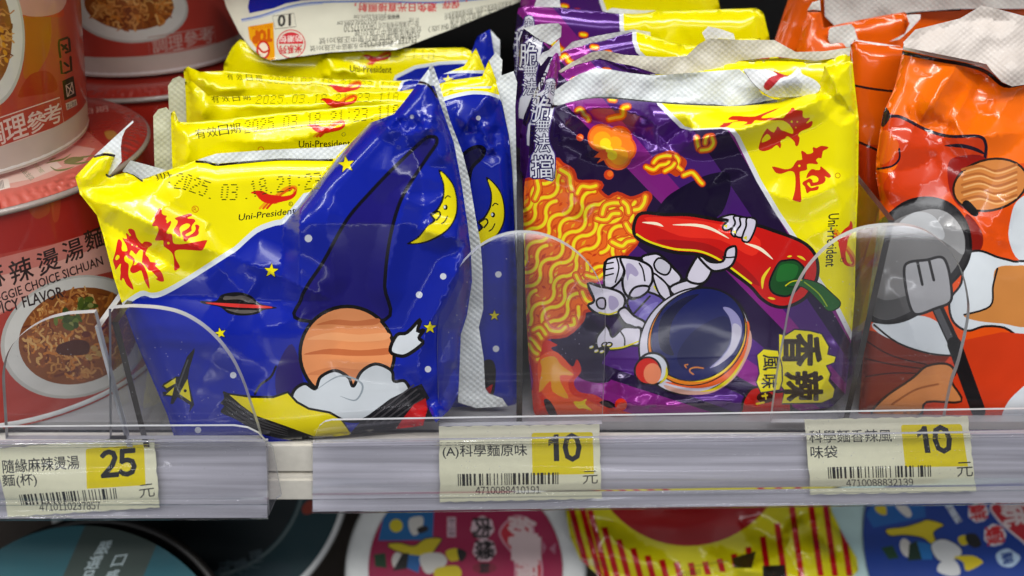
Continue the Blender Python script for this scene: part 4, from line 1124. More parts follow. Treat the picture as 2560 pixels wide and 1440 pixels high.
for k in range(-11, 19):
    o = np.array([1440., 700.]) + nrm * (k * 27)
    s = np.arange(-420, 420, 4.0)
    wob = np.sin(s / 14.0 + (k % 2) * 1.1 + k * 0.4)
    P = o + dirv * s[:, None] + nrm * (11 * np.sign(wob) * np.abs(wob) ** 0.75)[:, None]
    ok = inside(P, mE) & (dist_to(P, mE) > 7)
    brk = np.array([(int(x) // 34 + k * 5) % 7 == 0 for x in s + 420]) & (k % 2 == 0)
    ok &= ~brk
    i = 0
    while i < len(s):
        if ok[i]:
            j = i
            while j + 1 < len(s) and ok[j + 1]: j += 1
            if j - i > 5: strands.append(P[i:j + 1])
            i = j + 1
        else: i += 1
for sd in strands: A.line('c4440c', sd, 17.5)
for sd in strands: A.line('e0701a', sd, 13)
for sd in strands: A.line('e8d61c', sd, 7.6)
for pts in ([(470, 960), (500, 910), (560, 915), (605, 905)], [(610, 1140), (680, 1150), (720, 1110), (770, 1105)], [(650, 1110), (670, 1050), (720, 1030), (770, 1030)], [(880, 1080), (920, 1070), (950, 1030), (960, 985)], [(800, 1020), (830, 1050), (840, 1100)],
            [(720, 1310), (790, 1340), (830, 1310), (880, 1300)], [(820, 1180), (850, 1230), (890, 1250)], [(350, 790), (410, 830), (420, 890), (430, 930)], [(165, 1000), (190, 930), (180, 870)]):
    noodle(A, spl(Z(*Z5, pts), False, 5), 0.72, ('c4440c', 'e0701a', 'e8d61c'))
for pts in ([(530, 250), (600, 270), (650, 240), (680, 240)], [(455, 250), (490, 310), (560, 340)], [(500, 370), (530, 430), (590, 460)], [(390, 610), (440, 600), (440, 560)], [(240, 600), (270, 640), (340, 650), (380, 620)], [(120, 640), (180, 660), (210, 700)], [(130, 700), (170, 740), (205, 800), (180, 850)], [(150, 640), (200, 620), (240, 670)], [(120, 740), (150, 790), (180, 810)]):
    noodle(A, spl(Z(*Z7, pts), False, 5), 0.7, ('c4440c', 'e0701a', 'e8d61c'))
# flames
A.fill('c8260e', spl(Z(*Z7, [(120, 820), (180, 880), (230, 720), (310, 738), (318, 752), (278, 772), (360, 832), (430, 900), (462, 848), (492, 930), (440, 1010), (480, 1080), (600, 1105), (720, 1190), (880, 1250), (880, 1330), (170, 1330), (150, 1000)]), True, 4))
A.fill('e0501c', spl(Z(*Z7, [(190, 850), (300, 790), (400, 880), (440, 960), (400, 1010), (430, 1100), (560, 1150), (650, 1230), (330, 1240), (300, 1180), (200, 1060)]), True, 4))
A.fill('dc9612', spl(Z(*Z7, [(205, 850), (300, 828), (350, 890), (438, 960), (345, 962), (350, 1020), (402, 1128), (290, 1078), (272, 1000), (192, 1085), (212, 920)]), True, 3))
A.fill('e6c814', spl(Z(*Z7, [(438, 1150), (490, 1148), (532, 1130), (520, 1165), (572, 1213), (510, 1197), (470, 1196)]), True, 3))
A.fill('1a0a22', spl(Z(*Z7, [(225, 1140), (260, 1135), (300, 1190), (320, 1250), (260, 1240)]), True, 3), metal=MT)
A.fill('1a0a22', spl(Z(*Z7, [(620, 1155), (680, 1140), (740, 1180), (690, 1195)]), True, 3), metal=MT); A.fill('d02a12', Z(*Z7, circ(775, 1170, 44)))
# explorer in a white suit: boots, knees, arms
SUIT, LIL, YSH = 'c9c4d4', '9d93b4', 'cfc40c'
def part(pts, w=6.5, col=SUIT): A.out(col, BLK, spl(Z(*Z7, pts), True, 4), w)
yellow_panel(A, ID)
# pepper
pep = spl([(1592, 588), (1590, 560), (1606, 537), (1662, 541), (1720, 541), (1780, 551), (1840, 560), (1890, 567), (1933, 581), (1995, 604), (2027, 628), (2040, 659), (2038, 695), (2022, 725), (2004, 746), (1966, 763), (1934, 760), (1906, 743), (1878, 712), (1828, 674), (1793, 650), (1748, 632), (1684, 626), (1625, 607)], True, 4)
A.line(BLK, pep, 17, True); A.fill('c4120c', pep)
A.fill('e02818', spl([(1610, 545), (1720, 548), (1830, 568), (1900, 600), (1880, 640), (1800, 600), (1700, 590)], True, 4))
A.fill('a00c0c', spl([(1640, 600), (1740, 604), (1800, 624), (1870, 676), (1900, 715), (1850, 690), (1770, 634), (1690, 620)], True, 4))
A.line('ded20c', spl([(1592, 586), (1625, 605), (1684, 622), (1748, 628), (1793, 646), (1828, 670), (1878, 708)], False, 5), 5)
for pts, w in (([(1606, 556), (1640, 559), (1658, 566)], 7), ([(1682, 562), (1740, 563), (1780, 573), (1822, 596)], 8), ([(1862, 608), (1900, 622), (1932, 648)], 8)): A.line('f0e4c8', spl(pts, False, 6), w, taper=True)
for pts, w in (([(1968, 642), (1980, 640)], 5), ([(1993, 640), (2004, 644), (2014, 651)], 6), ([(1906, 722), (1908, 695), (1926, 668)], 8), ([(1920, 744), (1938, 748)], 6)): A.line('e8cc28', spl(pts, False, 6), w, taper=True)
A.out('0f4a1c', BLK, spl(Z(*Z6, [(632, 1180), (680, 1160), (745, 1160), (800, 1215), (790, 1280), (760, 1340), (690, 1390), (600, 1370), (576, 1300)]), True, 4), 5)
A.fill('1c6a28', spl(Z(*Z6, [(640, 1200), (700, 1180), (760, 1200), (740, 1270), (690, 1290), (620, 1290)]), True, 4))
stem = spl(Z(*Z7, [(1960, 310), (2040, 282), (2120, 290), (2200, 320), (2270, 380), (2330, 440), (2318, 480), (2250, 502), (2190, 440), (2100, 350), (2040, 325), (1985, 330)]), True, 4)
A.line(BLK, stem, 5, True); A.fill('1c5a22', stem); A.line('c8c80c', spl(Z(*Z7, [(1945, 325), (1990, 295), (2060, 285)]), False, 4), 3); A.line('8ca81c', spl(Z(*Z7, [(2080, 300), (2180, 380), (2240, 470)]), False, 4), 3)
# suit
A.out('b4aec4', BLK, spl(Z(*Z7, [(655, 320), (660, 160), (770, 120), (840, 124), (920, 128), (1000, 98), (1055, 108), (1140, 190), (1205, 275), (1250, 285), (1310, 300), (1370, 290), (1200, 400), (1140, 450), (1060, 520), (1000, 620), (930, 660), (860, 620), (790, 600), (740, 530), (695, 538), (600, 520), (540, 465), (585, 430), (540, 310)]), True, 3), 7)
A.fill('5c4a9c', spl(Z(*Z7, [(800, 470), (930, 380), (1110, 430), (1060, 520), (1000, 620), (900, 580)]), True, 3)); A.line(YSH, spl(Z(*Z7, [(1010, 330), (1060, 400), (1090, 440)]), False, 4), 4)
part([(920, 130), (1000, 98), (1055, 108), (1140, 190), (1205, 275), (1130, 335), (1060, 275), (1000, 235)])
part([(1125, 335), (1250, 285), (1330, 305), (1370, 290), (1330, 330), (1170, 392)]); part([(1240, 270), (1310, 125), (1345, 112), (1420, 195), (1385, 285), (1320, 312)])
part([(1330, 125), (1350, 115), (1410, 155), (1500, 150), (1522, 75), (1560, 48), (1592, 52), (1588, 130), (1545, 195), (1450, 222), (1400, 200)])
A.line(BLK, spl(Z(*Z7, [(1500, 120), (1540, 125), (1585, 120)]), False, 4), 4)
part([(1010, 170), (1040, 130), (1085, 140), (1130, 185), (1110, 240), (1070, 245), (1025, 215)], 5, 'b4b2be')
part([(1000, 240), (1060, 275), (1110, 330), (1130, 410), (1100, 430), (1040, 370)], 5)
part([(820, 430), (930, 365), (1075, 420), (1030, 500), (950, 592), (870, 545)], 6, '5c4a9c'); A.line(BLK, Z(*Z7, [(870, 520), (980, 400)]), 5); A.fill('7466b4', spl(Z(*Z7, [(900, 540), (960, 470), (1040, 440), (1010, 500), (950, 570)]), True, 3))
part([(665, 165), (700, 130), (770, 120), (800, 160), (790, 250), (740, 320), (690, 345), (655, 320)], 6)
for k in range(3): A.line(BLK, Z(*Z7, [(662, 170 + 42 * k), (720, 160 + 40 * k)]), 4)
part([(770, 130), (840, 128), (920, 150), (985, 190), (1000, 250), (985, 320), (905, 395), (850, 420), (800, 370), (785, 290), (800, 220)])
A.fill(LIL, spl(Z(*Z7, [(810, 180), (850, 170), (900, 230), (880, 260), (840, 240), (820, 290)]), True, 4))
A.line(BLK, spl(Z(*Z7, [(905, 165), (930, 210), (945, 290)]), False, 4), 4); A.line(BLK, spl(Z(*Z7, [(745, 130), (760, 200), (735, 300)]), False, 4), 4)
part([(835, 390), (870, 340), (930, 325), (975, 335), (960, 370), (910, 405), (855, 412)], 6, 'b8b2c8')
part([(540, 310), (620, 330), (700, 345), (780, 380), (805, 440), (765, 520), (695, 538), (600, 520), (540, 465), (585, 430)])
part([(600, 440), (620, 415), (655, 415), (665, 450), (655, 488), (615, 480)], 5, 'b0a8bc'); A.fill(LIL, spl(Z(*Z7, [(690, 400), (740, 410), (760, 460), (720, 500), (690, 480)]), True, 4)); A.line(YSH, spl(Z(*Z7, [(620, 515), (690, 528), (760, 505)]), False, 4), 4)
part([(755, 515), (805, 480), (870, 540), (945, 585), (925, 640), (850, 610), (800, 590)], 6)
part([(640, 640), (668, 608), (692, 640), (715, 690), (770, 640), (800, 620), (870, 622), (915, 632), (905, 740), (840, 752), (780, 772), (700, 780), (660, 760), (610, 770), (600, 700)], 6)
for x, y in ((565, 762), (600, 790), (640, 795), (660, 745), (690, 745)): A.out(YSH, BLK, Z(*Z7, ell(x, y, 22, 15, -20)), 4); A.fill(SUIT, Z(*Z7, ell(x - 2, y - 3, 13, 7, -20)))
A.line(BLK, spl(Z(*Z7, [(770, 650), (800, 700), (800, 765)]), False, 4), 4); A.line(YSH, spl(Z(*Z7, [(700, 772), (780, 764), (850, 740), (900, 720)]), False, 4), 4); A.line(BLK, Z(*Z7, [(780, 600), (920, 628)]), 5)
# gloved fingers on top of the pepper
for pts in ([(250, 890), (330, 865), (372, 880), (372, 915), (320, 960), (285, 965), (275, 940), (310, 900)], [(345, 880), (385, 876), (412, 890), (408, 930), (362, 1005), (330, 990), (335, 955), (355, 920)], [(385, 885), (430, 885), (450, 900), (440, 950), (400, 1010), (355, 1000), (370, 960), (390, 930)], [(430, 888), (475, 890), (492, 915), (475, 980), (440, 1040), (400, 1030), (408, 985), (425, 940)]):
    A.out(SUIT, BLK, spl(Z(*Z6, pts), True, 4), 5)
for pts in ([(280, 935), (305, 930), (300, 955)], [(335, 975), (358, 965), (360, 990)], [(405, 1015), (430, 1000), (430, 1030)]): A.fill(YSH, Z(*Z6, pts))
# helmet
hel = Z(*Z7, ell(1297, 718, 408, 352, -38, 60)); A.line(BLK, hel, 9, True); A.fill('c6c2d2', hel)
A.fill('c89a8c', spl(Z(*Z7, [(1085, 1030), (1250, 1070), (1420, 1060), (1560, 960), (1660, 800), (1690, 640), (1700, 760), (1600, 960), (1440, 1080), (1260, 1100), (1120, 1070)]), True, 4))
A.fill('dc5a14', spl(Z(*Z7, [(1085, 1010), (1250, 1020), (1400, 1010), (1540, 920), (1650, 760), (1670, 580), (1690, 640), (1650, 830), (1540, 980), (1400, 1045), (1240, 1050)]), True, 4))
A.line('d4c20c', spl(Z(*Z7, [(1340, 1078), (1450, 1055), (1560, 975), (1650, 840)]), False, 5), 8, taper=True)
ring = Z(*Z7, ell(1318, 690, 368, 318, -40, 60)); A.line(BLK, ring, 6, True); A.fill('da7a12', ring); A.line('e0c414', spl(Z(*Z7, [(1100, 970), (1250, 1000), (1400, 985), (1540, 900), (1640, 740), (1665, 590)]), False, 6), 6, taper=True)
vis = Z(*Z7, ell(1322, 672, 352, 302, -42, 60)); A.line(BLK, vis, 6, True); A.fill('0f1656', vis)
A.fill('0b0c34', spl(Z(*Z7, [(1040, 640), (1080, 520), (1200, 420), (1330, 385), (1220, 470), (1140, 580), (1120, 720), (1150, 820), (1060, 780)]), True, 5))
A.fill('060b44', spl(Z(*Z7, [(1180, 800), (1300, 640), (1500, 540), (1560, 620), (1530, 760), (1430, 880), (1300, 930), (1200, 900)]), True, 5))
A.fill('8a86b4', spl(Z(*Z7, [(1500, 480), (1560, 490), (1620, 560), (1635, 660), (1590, 780), (1510, 860), (1405, 912), (1490, 830), (1550, 740), (1562, 640), (1545, 550)]), True, 5))
A.fill('b6b2c6', spl(Z(*Z7, [(1570, 600), (1625, 620), (1620, 700), (1570, 800), (1480, 880), (1430, 900), (1500, 830), (1556, 740)]), True, 5))
A.line('c8782c', spl(Z(*Z7, [(1360, 912), (1310, 905), (1270, 915), (1265, 935), (1290, 955)]), False, 5), 3.5); A.line('c8782c', spl(Z(*Z7, [(1250, 885), (1228, 890), (1240, 908)]), False, 5), 3)
A.out('c8cdd8', BLK, Z(*Z7, circ(1000, 915, 112, 30)), 6); A.line('cfc40c', spl(Z(*Z7, [(1098, 900), (1095, 970), (1050, 1020)]), False, 5), 7, taper=True)
A.out('c41a0c', BLK, Z(*Z7, ell(965, 930, 92, 96)), 5); A.fill('e08058', Z(*Z7, ell(998, 950, 62, 74)))
# red bowl at the bottom
A.out('b41812', BLK, spl(Z(*Z7, [(1635, 1200), (1650, 1130), (1700, 1060), (1780, 1045), (1880, 1080), (1960, 1090), (1960, 1260), (1640, 1260)]), True, 4), 6)
A.fill('3c1208', Z(*Z7, ell(1800, 1120, 60, 40))); A.line('dcc41c', Z(*Z7, [(1780, 1110), (1812, 1105)]), 5); A.line('dcc41c', Z(*Z7, [(1800, 1090), (1806, 1130)]), 4); A.line('dcc41c', Z(*Z7, [(1740, 1165), (1790, 1155)]), 5)
# flavour badges, printed sideways
bad = Z(*Z7, [(1900, 670), (1945, 682), (2010, 640), (2120, 650), (2200, 672), (2250, 760), (2240, 815), (2300, 832), (2290, 868), (2230, 892), (2262, 955), (2248, 1000), (2292, 1060), (2280, 1120), (2200, 1155), (1920, 1160), (1942, 1070), (1888, 1000), (1900, 780)])
A.line('24103a', bad, 8, True); A.fill('e4d60c', bad)
bd2 = Z(*Z7, [(1745, 820), (1790, 778), (1890, 790), (1915, 900), (1918, 1000), (1900, 1062), (1770, 1082), (1740, 1010), (1762, 950)])
A.line('24103a', bd2, 7, True); A.fill('e4d60c', bd2)
def sideways(col, ch, cx, cy, w, h, bold):
    """one character turned a quarter to the right; w along the column, h across it"""
    a = Z(*Z7, [(cx + h / 2, cy - w / 2), (cx + h / 2, cy + w / 2), (cx - h / 2, cy - w / 2)]); A.text(col, ch, a[0], a[1], a[2], bold)
sideways('2c1c0c', '香', 2062, 782, 215, 265, 0.035); sideways('2c1c0c', '辣', 2075, 1040, 200, 260, 0.035)
sideways('14100c', '風', 1838, 872, 110, 108, 0.02); sideways('14100c', '味', 1828, 1006, 96, 108, 0.02)
# maker's name running down the right edge
a = Z(*Z6, [(1022, 858), (1002, 1198), (955, 862)]); A.text(BLK, 'Uni-President', a[0], a[1], a[2], 0.012)
bird(A, aff(Z(*Z6, [(1135, 905)])[0], (-0.012, 0.36), (-0.36, 0.0)))
A.line('a8500c', Z(*Z6, circ(1014, 614, 16, 14)), 1.6, True); A.line(BLK, Z(*Z6, circ(1042, 1157, 12, 14)), 1.3, True)
# slogan down the left edge
slog = Z(*Z5, [(246, 145), (300, 138), (318, 200), (305, 330), (270, 480), (262, 570), (290, 650), (308, 690), (302, 850), (268, 862), (215, 845), (132, 842), (140, 690), (165, 650), (175, 470), (130, 465), (150, 300), (190, 240), (235, 210)])
A.line('3a1a6c', spl(slog, True, 2), 6, True); A.fill('cfd0da', spl(slog, True, 2))
for ch, cx, cy, w, h, sk in (('脆', 205, 350, 135, 190, -30), ('無', 218, 470, 100, 90, -6), ('法', 214, 600, 115, 130, 2), ('擋', 218, 770, 150, 160, 6), ('爽', 275, 200, 70, 90, -18)):
    q = Z(*Z5, [(cx - w / 2 - sk / 2, cy - h / 2), (cx + w / 2 - sk / 2, cy - h / 2 - sk * .4), (cx - w / 2 + sk / 2, cy + h / 2)])
    A.text('20124e', ch, q[0], q[1], q[2], 0.055); A.text('d4d6de', ch, q[0], q[1], q[2], 0.004)
# bare film and the line under the top seal
p1top = spl([(1380, 268), (1400, 258), (1454, 246), (1495, 242), (1544, 245), (1627, 252), (1700, 258), (1817, 262), (1894, 258), (1941, 252)], False, 4)
A.line(BLK, p1top, 7)
p1 = [(1384, 264), (1454, 244), (1495, 239), (1544, 242), (1627, 249), (1700, 255), (1817, 259), (1894, 255), (1941, 248), (2040, 222), (2056, 190), (2060, 166), (2131, 151), (2136, 204), (2147, 297), (2145, 472), (2139, 628), (2137, 741), (2130, 829), (2122, 916), (2113, 985), (2078, 1018), (1990, 1030), (1850, 1036), (1600, 1042), (1338, 1044), (1333, 1022), (1322, 899), (1315, 776), (1311, 636), (1308, 532), (1311, 462), (1322, 393), (1326, 303), (1345, 235), (1366, 192), (1378, 150), (1397, 138), (1395, 200)]
mods = [
    crease([(1384, 270), (1480, 300), (1580, 335), (1652, 368)], -0.0050, 60, 1.2), crease([(1652, 368), (1760, 345), (1900, 310), (2050, 250), (2120, 235)], 0.0055, 60, 1.3),
    crease([(1420, 285), (1500, 268), (1580, 280), (1640, 310)], 0.0045, 36, 1.4), crease([(1384, 275), (1430, 330), (1520, 372), (1640, 378)], 0.0038, 46, 1.3),
    crease([(1652, 368), (1700, 330), (1735, 322)], -0.004, 40, 1.2), crease([(2040, 225), (2080, 240), (2147, 297)], -0.004, 46, 1.2, False), crease([(2060, 166), (2090, 220), (2140, 290)], 0.003, 34, 1.3, False),
    crease([(1400, 300), (1420, 420), (1470, 560)], 0.0025, 60, 1.3), crease([(1810, 420), (1830, 500), (1790, 580)], -0.002, 60, 1.3), crease([(1900, 470), (2000, 500), (2130, 440)], 0.0018, 60, 1.3),
    crease([(1520, 1040), (1560, 990), (1540, 930)], 0.003, 44, 1.2), crease([(1540, 1005), (1660, 1012), (1800, 1000), (1900, 1020)], 0.004, 30, 1.4), crease([(1600, 1030), (1700, 1000), (1850, 985)], -0.003, 30, 1.3),
    crease([(1990, 1030), (2060, 960), (2110, 830)], 0.003, 60, 1.2), bump(1720, 780, 250, 200, 0.002), crease([(2139, 470), (2080, 560), (2010, 600)], 0.0012, 70),
]
mods += fine_creases(7, (1340, 300, 2120, 1000), 14, 0.0010)
PP = lean_plane(0.0185, 0.012, 0.125)
TOPY = 0.034
t = packet('noodle_packet', 'purple and yellow noodle packet in front with a red chili and a white-suited space explorer', p1, A, DPU, PP, 7, 0.008, 62, mods, 0.0008, 2.7, metal=MT)
sp = [(1384, 262), (1378, 232), (1390, 224), (1409, 210), (1446, 186), (1491, 170), (1526, 174), (1579, 183), (1632, 189), (1711, 183), (1791, 177), (1848, 173), (1880, 200), (1905, 235), (1944, 252), (1894, 262), (1817, 267), (1700, 263), (1627, 257), (1544, 250), (1495, 246), (1454, 250), (1404, 264)]
seal(t, sp, lean_plane(0.0165, 0.012, 0.125), [crease([(1500, 160), (1510, 260)], 0.002, 60), crease([(1690, 180), (1700, 260)], -0.003, 70)], seed=11.0, amp=0.002)
Ac = Art(); Ac.fill('b8202c', spl(Z(3.6, 1860, 0, [(175, 775), (230, 700), (300, 672), (262, 640), (350, 640), (405, 682), (330, 705), (225, 812)]), True, 3)); Ac.fill('c2c4c8', Z(3.6, 1860, 0, [(335, 735), (470, 690), (530, 760), (500, 850), (390, 860)]))
Ac.line('4a4a4c', spl(Z(3.6, 1860, 0, [(0, 640), (100, 770), (230, 865), (400, 875), (640, 850), (690, 780)]), False, 4), 1.5)
seal(t, spl(Z(3.6, 1860, 0, [(0, 622), (150, 628), (262, 638), (400, 680), (470, 622), (505, 618), (525, 665), (600, 700), (650, 730), (688, 780), (660, 830), (560, 870), (400, 876), (235, 868), (100, 775), (30, 690)]), True, 4), lean_plane(0.0120, 0.012, 0.125), [bump(1960, 205, 60, 30, 0.006)], Ac, seed=12.0, name='curled_seal_end', base='dfe1e2')

# ---- purple packets behind
def moved(dx, dy, s=1.0, cx=1720, cy=600): return lambda p: [(cx + (x - cx) * s + dx, cy + (y - cy) * s + dy) for x, y in np.asarray(p, float)]
def rear_purple(label, sil, plane, shift, seals, seed, mods=()):
    A = Art(); T = moved(*shift)
    purple_base(A, T); splash(A, T); yellow_panel(A, T)
    A.line('3a1a6c', T(spl(slog, True, 2)), 6, True); A.fill('cfd0da', T(spl(slog, True, 2)))
    for ch, cx, cy, w, h in (('脆', 205, 350, 135, 190), ('無', 218, 470, 100, 90), ('法', 214, 600, 115, 130), ('爽', 275, 200, 70, 90)):
        q = T(Z(*Z5, [(cx - w / 2, cy - h / 2), (cx + w / 2, cy - h / 2), (cx - w / 2, cy + h / 2)])); A.text('20124e', ch, q[0], q[1], q[2], 0.05); A.text('d4d6de', ch, q[0], q[1], q[2], 0.002)
    t = packet('noodle_packet', label, sil, A, DPU, plane, 13, 0.007, 50, list(mods) + fine_creases(int(seed), (1340, min(y for x, y in sil) + 20, 2050, min(y for x, y in sil) + 170), 10), 0.0015, seed, metal=MT)
    for i, (poly, dy, base) in enumerate(seals): seal(t, poly, (plane[0], plane[1] + dy), base=base, seed=seed + i, amp=0.002)
    return t
rear_purple('second purple and yellow noodle packet, its creased seal standing up behind the front one',
    [(1300, 340), (1310, 290), (1330, 240), (1352, 200), (1376, 150), (1396, 120), (1402, 178), (1440, 160), (1497, 142), (1545, 152), (1620, 185), (1700, 186), (1760, 172), (1850, 150), (1950, 145), (2060, 150), (2124, 124), (2135, 300), (2130, 980), (1340, 980), (1318, 800), (1302, 560)],
    lean_plane(0.045, 0.012, 0.11), (-20, -84, 0.97),
    [([(1396, 178), (1430, 155), (1480, 130), (1510, 126), (1560, 137), (1660, 143), (1716, 140), (1745, 112), (1772, 96), (1850, 100), (1936, 100), (1990, 130), (2060, 128), (2128, 118), (2124, 140), (2040, 152), (1940, 142), (1850, 152), (1770, 178), (1706, 188), (1640, 184), (1580, 164), (1545, 158), (1500, 146), (1440, 162), (1402, 182)], -0.003, 'c4bfb0'),
     ([(1345, 150), (1356, 132), (1372, 125), (1398, 98), (1402, 140), (1370, 142), (1352, 165)], -0.002, 'c9cacc')],
    21.0, [crease([(1500, 142), (1560, 165), (1690, 186)], -0.004, 40, 1.2)])
rear_purple('third purple and yellow noodle packet, seal sagging across its upper edge',
    [(1284, 290), (1292, 180), (1300, 95), (1310, 70), (1375, 108), (1390, 140), (1420, 122), (1490, 100), (1584, 77), (1640, 92), (1700, 112), (1760, 112), (1840, 96), (1900, 95), (1925, 130), (2000, 180), (2010, 920), (1330, 920), (1300, 600)],
    lean_plane(0.072, 0.012, 0.10), (-60, -160, 0.92),
    [([(1393, 140), (1430, 105), (1490, 90), (1584, 73), (1626, 80), (1626, 92), (1584, 80), (1500, 104), (1440, 122), (1400, 146)], -0.002, 'cfd0cf'), ([(1308, 70), (1352, 60), (1396, 58), (1404, 66), (1402, 92), (1376, 112), (1350, 100)], -0.003, 'cdd0d0'), ([(1755, 82), (1770, 66), (1800, 72), (1834, 84), (1838, 100), (1800, 96), (1766, 104)], -0.003, 'd9dadd')],
    23.0)
rear_purple('fourth purple and yellow noodle packet from the front, its yellow corner at the dark back',
    [(1284, 120), (1295, 20), (1322, 12), (1400, 18), (1500, 28), (1590, 34), (1650, 28), (1780, 24), (1890, 20), (1908, 30), (1924, 95), (1940, 880), (1330, 880), (1300, 500)],
    lean_plane(0.098, 0.012, 0.10), (-95, -205, 0.88),
    [([(1335, 18), (1345, -12), (1398, -6), (1402, 18)], -0.002, 'c9cbcc'), ([(1510, 30), (1530, 20), (1600, 26), (1640, 26), (1600, 36), (1560, 36)], -0.002, 'cfd0cf')], 25.0)
rear_purple('fifth purple and yellow noodle packet, deepest and topmost of its row',
    [(1300, -40), (1400, -60), (1600, -70), (1780, -60), (1800, 20), (1840, 700), (1340, 700), (1310, 300)],
    lean_plane(0.124, 0.012, 0.10), (-150, -290, 0.84), [], 27.0)

# ================================================================== ORANGE PACKETS
Z8 = (1.385, 2100, 0)
A = Art()
A.fill('d84a08', Z(*Z8, [(0, 560), (160, 600), (700, 560), (700, 1500), (0, 1500)]))
A.fill('c8380c', spl(Z(*Z8, [(150, 395), (210, 405), (300, 450), (380, 472), (480, 472), (505, 500), (505, 560), (430, 600), (380, 660), (330, 690), (260, 690), (190, 720), (150, 640), (200, 570), (140, 585), (150, 500)]), True, 4))
A.line('1a0f22', spl(Z(*Z8, [(140, 380), (160, 402), (210, 405), (300, 450), (380, 472), (480, 472), (505, 500), (502, 545)]), False, 5), 8)
A.line('1a0f22', spl(Z(*Z8, [(205, 515), (205, 550), (180, 575), (130, 585)]), False, 5), 5); A.fill('1a0f22', spl(Z(*Z8, [(360, 505), (420, 498), (480, 515), (500, 535), (440, 515)]), True, 4)); A.fill('1a0f22', spl(Z(*Z8, [(150, 365), (175, 400), (150, 440), (140, 420)]), True, 3))
A.fill('d85a14', spl(Z(*Z8, [(150, 450), (200, 490), (195, 530), (150, 570), (135, 540)]), True, 4))
A.fill('8c140c', spl(Z(*Z8, [(375, 565), (420, 540), (500, 545), (520, 640), (480, 720), (420, 720), (380, 660)]), True, 4))
A.fill('7c140a', spl(Z(*Z8, [(440, 740), (490, 800), (490, 860), (440, 885), (430, 800)]), True, 4))
# noodle nest (top right), smooth round-leaved cloud, red cloth
def nest(cx, cy, rx, ry, seed):
    A.out('c87c3c', '2a1710', Z(*Z8, ell(cx, cy, rx, ry, -14, 30)), 6)
    for k in range(5):
        A.line('a8602c', spl(Z(*Z8, [(cx - rx * .75, cy - ry * .6 + ry * .3 * k), (cx - rx * .3, cy - ry * .75 + ry * .3 * k), (cx + rx * .15, cy - ry * .55 + ry * .3 * k), (cx + rx * .7, cy - ry * .8 + ry * .3 * k)]), False, 5), 6)
        A.line('dca468', spl(Z(*Z8, [(cx - rx * .7, cy - ry * .5 + ry * .3 * k), (cx - rx * .25, cy - ry * .65 + ry * .3 * k), (cx + rx * .2, cy - ry * .45 + ry * .3 * k), (cx + rx * .7, cy - ry * .7 + ry * .3 * k)]), False, 5), 4)
nest(520, 640, 130, 88, 1); A.fill(BLK, spl(Z(*Z8, [(425, 700), (445, 695), (480, 735), (465, 750), (430, 720)]), True, 3))
A.fill('c6ccd2', spl(Z(*Z8, [(590, 760), (610, 700), (660, 670), (700, 700), (700, 900), (620, 900), (585, 830)]), True, 4))
cloud = spl(Z(*Z8, [(430, 890), (480, 868), (545, 890), (600, 905), (660, 930), (660, 1170), (570, 1135), (500, 1130), (440, 1145), (390, 1110), (380, 1040), (420, 980)]), True, 5)
A.out('c6ccd2', '1c1412', cloud, 6)
A.fill('bd7a3c', spl(Z(*Z8, [(540, 930), (600, 920), (660, 940), (660, 1120), (560, 1120), (470, 1110), (430, 1090), (520, 1060), (530, 990)]), True, 5)); A.line('1c1412', spl(Z(*Z8, [(430, 1090), (520, 1060), (530, 990), (545, 930)]), False, 5), 5)
A.fill('6c200c', Z(*Z8, [(0, 1120), (130, 1150), (320, 1215), (400, 1230), (440, 1300), (300, 1420), (0, 1430)]))
A.fill('c03410', Z(*Z8, [(330, 1300), (420, 1180), (560, 1150), (700, 1160), (700, 1500), (100, 1500)]))
for k in range(3): A.line('3c1008', spl(Z(*Z8, [(90, 1180 + 62 * k), (180, 1232 + 30 * k), (300, 1262 + 16 * k)]), False, 4), 4)
A.fill('c6ccd2', spl(Z(*Z8, [(118, 1115), (250, 1092), (330, 1110), (400, 1180), (410, 1230), (310, 1222), (200, 1185), (130, 1150)]), True, 4)); A.line('1c1412', spl(Z(*Z8, [(118, 1125), (200, 1187), (310, 1224), (405, 1232)]), False, 4), 5)
A.out('c07a44', '2a1710', spl(Z(*Z8, [(115, 1440), (150, 1380), (250, 1310), (300, 1268), (370, 1260), (400, 1290), (385, 1320), (420, 1390), (300, 1392), (270, 1440)]), True, 4), 6); A.line('8c4c24', spl(Z(*Z8, [(180, 1400), (260, 1350), (340, 1330)]), False, 4), 5)
A.fill('c6ccd2', spl(Z(*Z8, [(560, 1440), (600, 1370), (700, 1310), (700, 1500), (570, 1480)]), True, 4))
# pan and spatula
pan = spl(Z(*Z8, [(180, 740), (240, 700), (310, 690), (380, 712), (430, 770), (448, 850), (430, 920), (380, 980), (300, 1060), (220, 1105), (140, 1112), (80, 1080), (60, 960), (90, 830)]), True, 5)
A.line('141214', pan, 14, True); A.fill('242224', pan)
A.fill('6c6b6c', spl(Z(*Z8, [(110, 850), (190, 765), (290, 728), (370, 735), (425, 800), (430, 870), (390, 940), (300, 1040), (210, 1095), (140, 1105), (90, 1060), (90, 930)]), True, 5))
A.fill('8e8e90', spl(Z(*Z8, [(205, 780), (290, 728), (370, 735), (425, 800), (428, 880), (380, 850), (300, 800), (240, 790)]), True, 5)); A.fill('aeb0b4', spl(Z(*Z8, [(205, 775), (260, 735), (320, 745), (360, 800), (350, 830), (280, 790)]), True, 5))
A.fill('4c4b4c', spl(Z(*Z8, [(90, 1010), (160, 1040), (260, 1010), (330, 960), (300, 1040), (210, 1095), (140, 1105), (95, 1070)]), True, 5))
A.line('1c1a1c', Z(*Z8, [(335, 1060), (400, 1200)]), 30); A.line('4c4c50', Z(*Z8, [(330, 1060), (395, 1200)]), 16); A.line('141214', Z(*Z8, [(395, 1190), (480, 1425)]), 36)
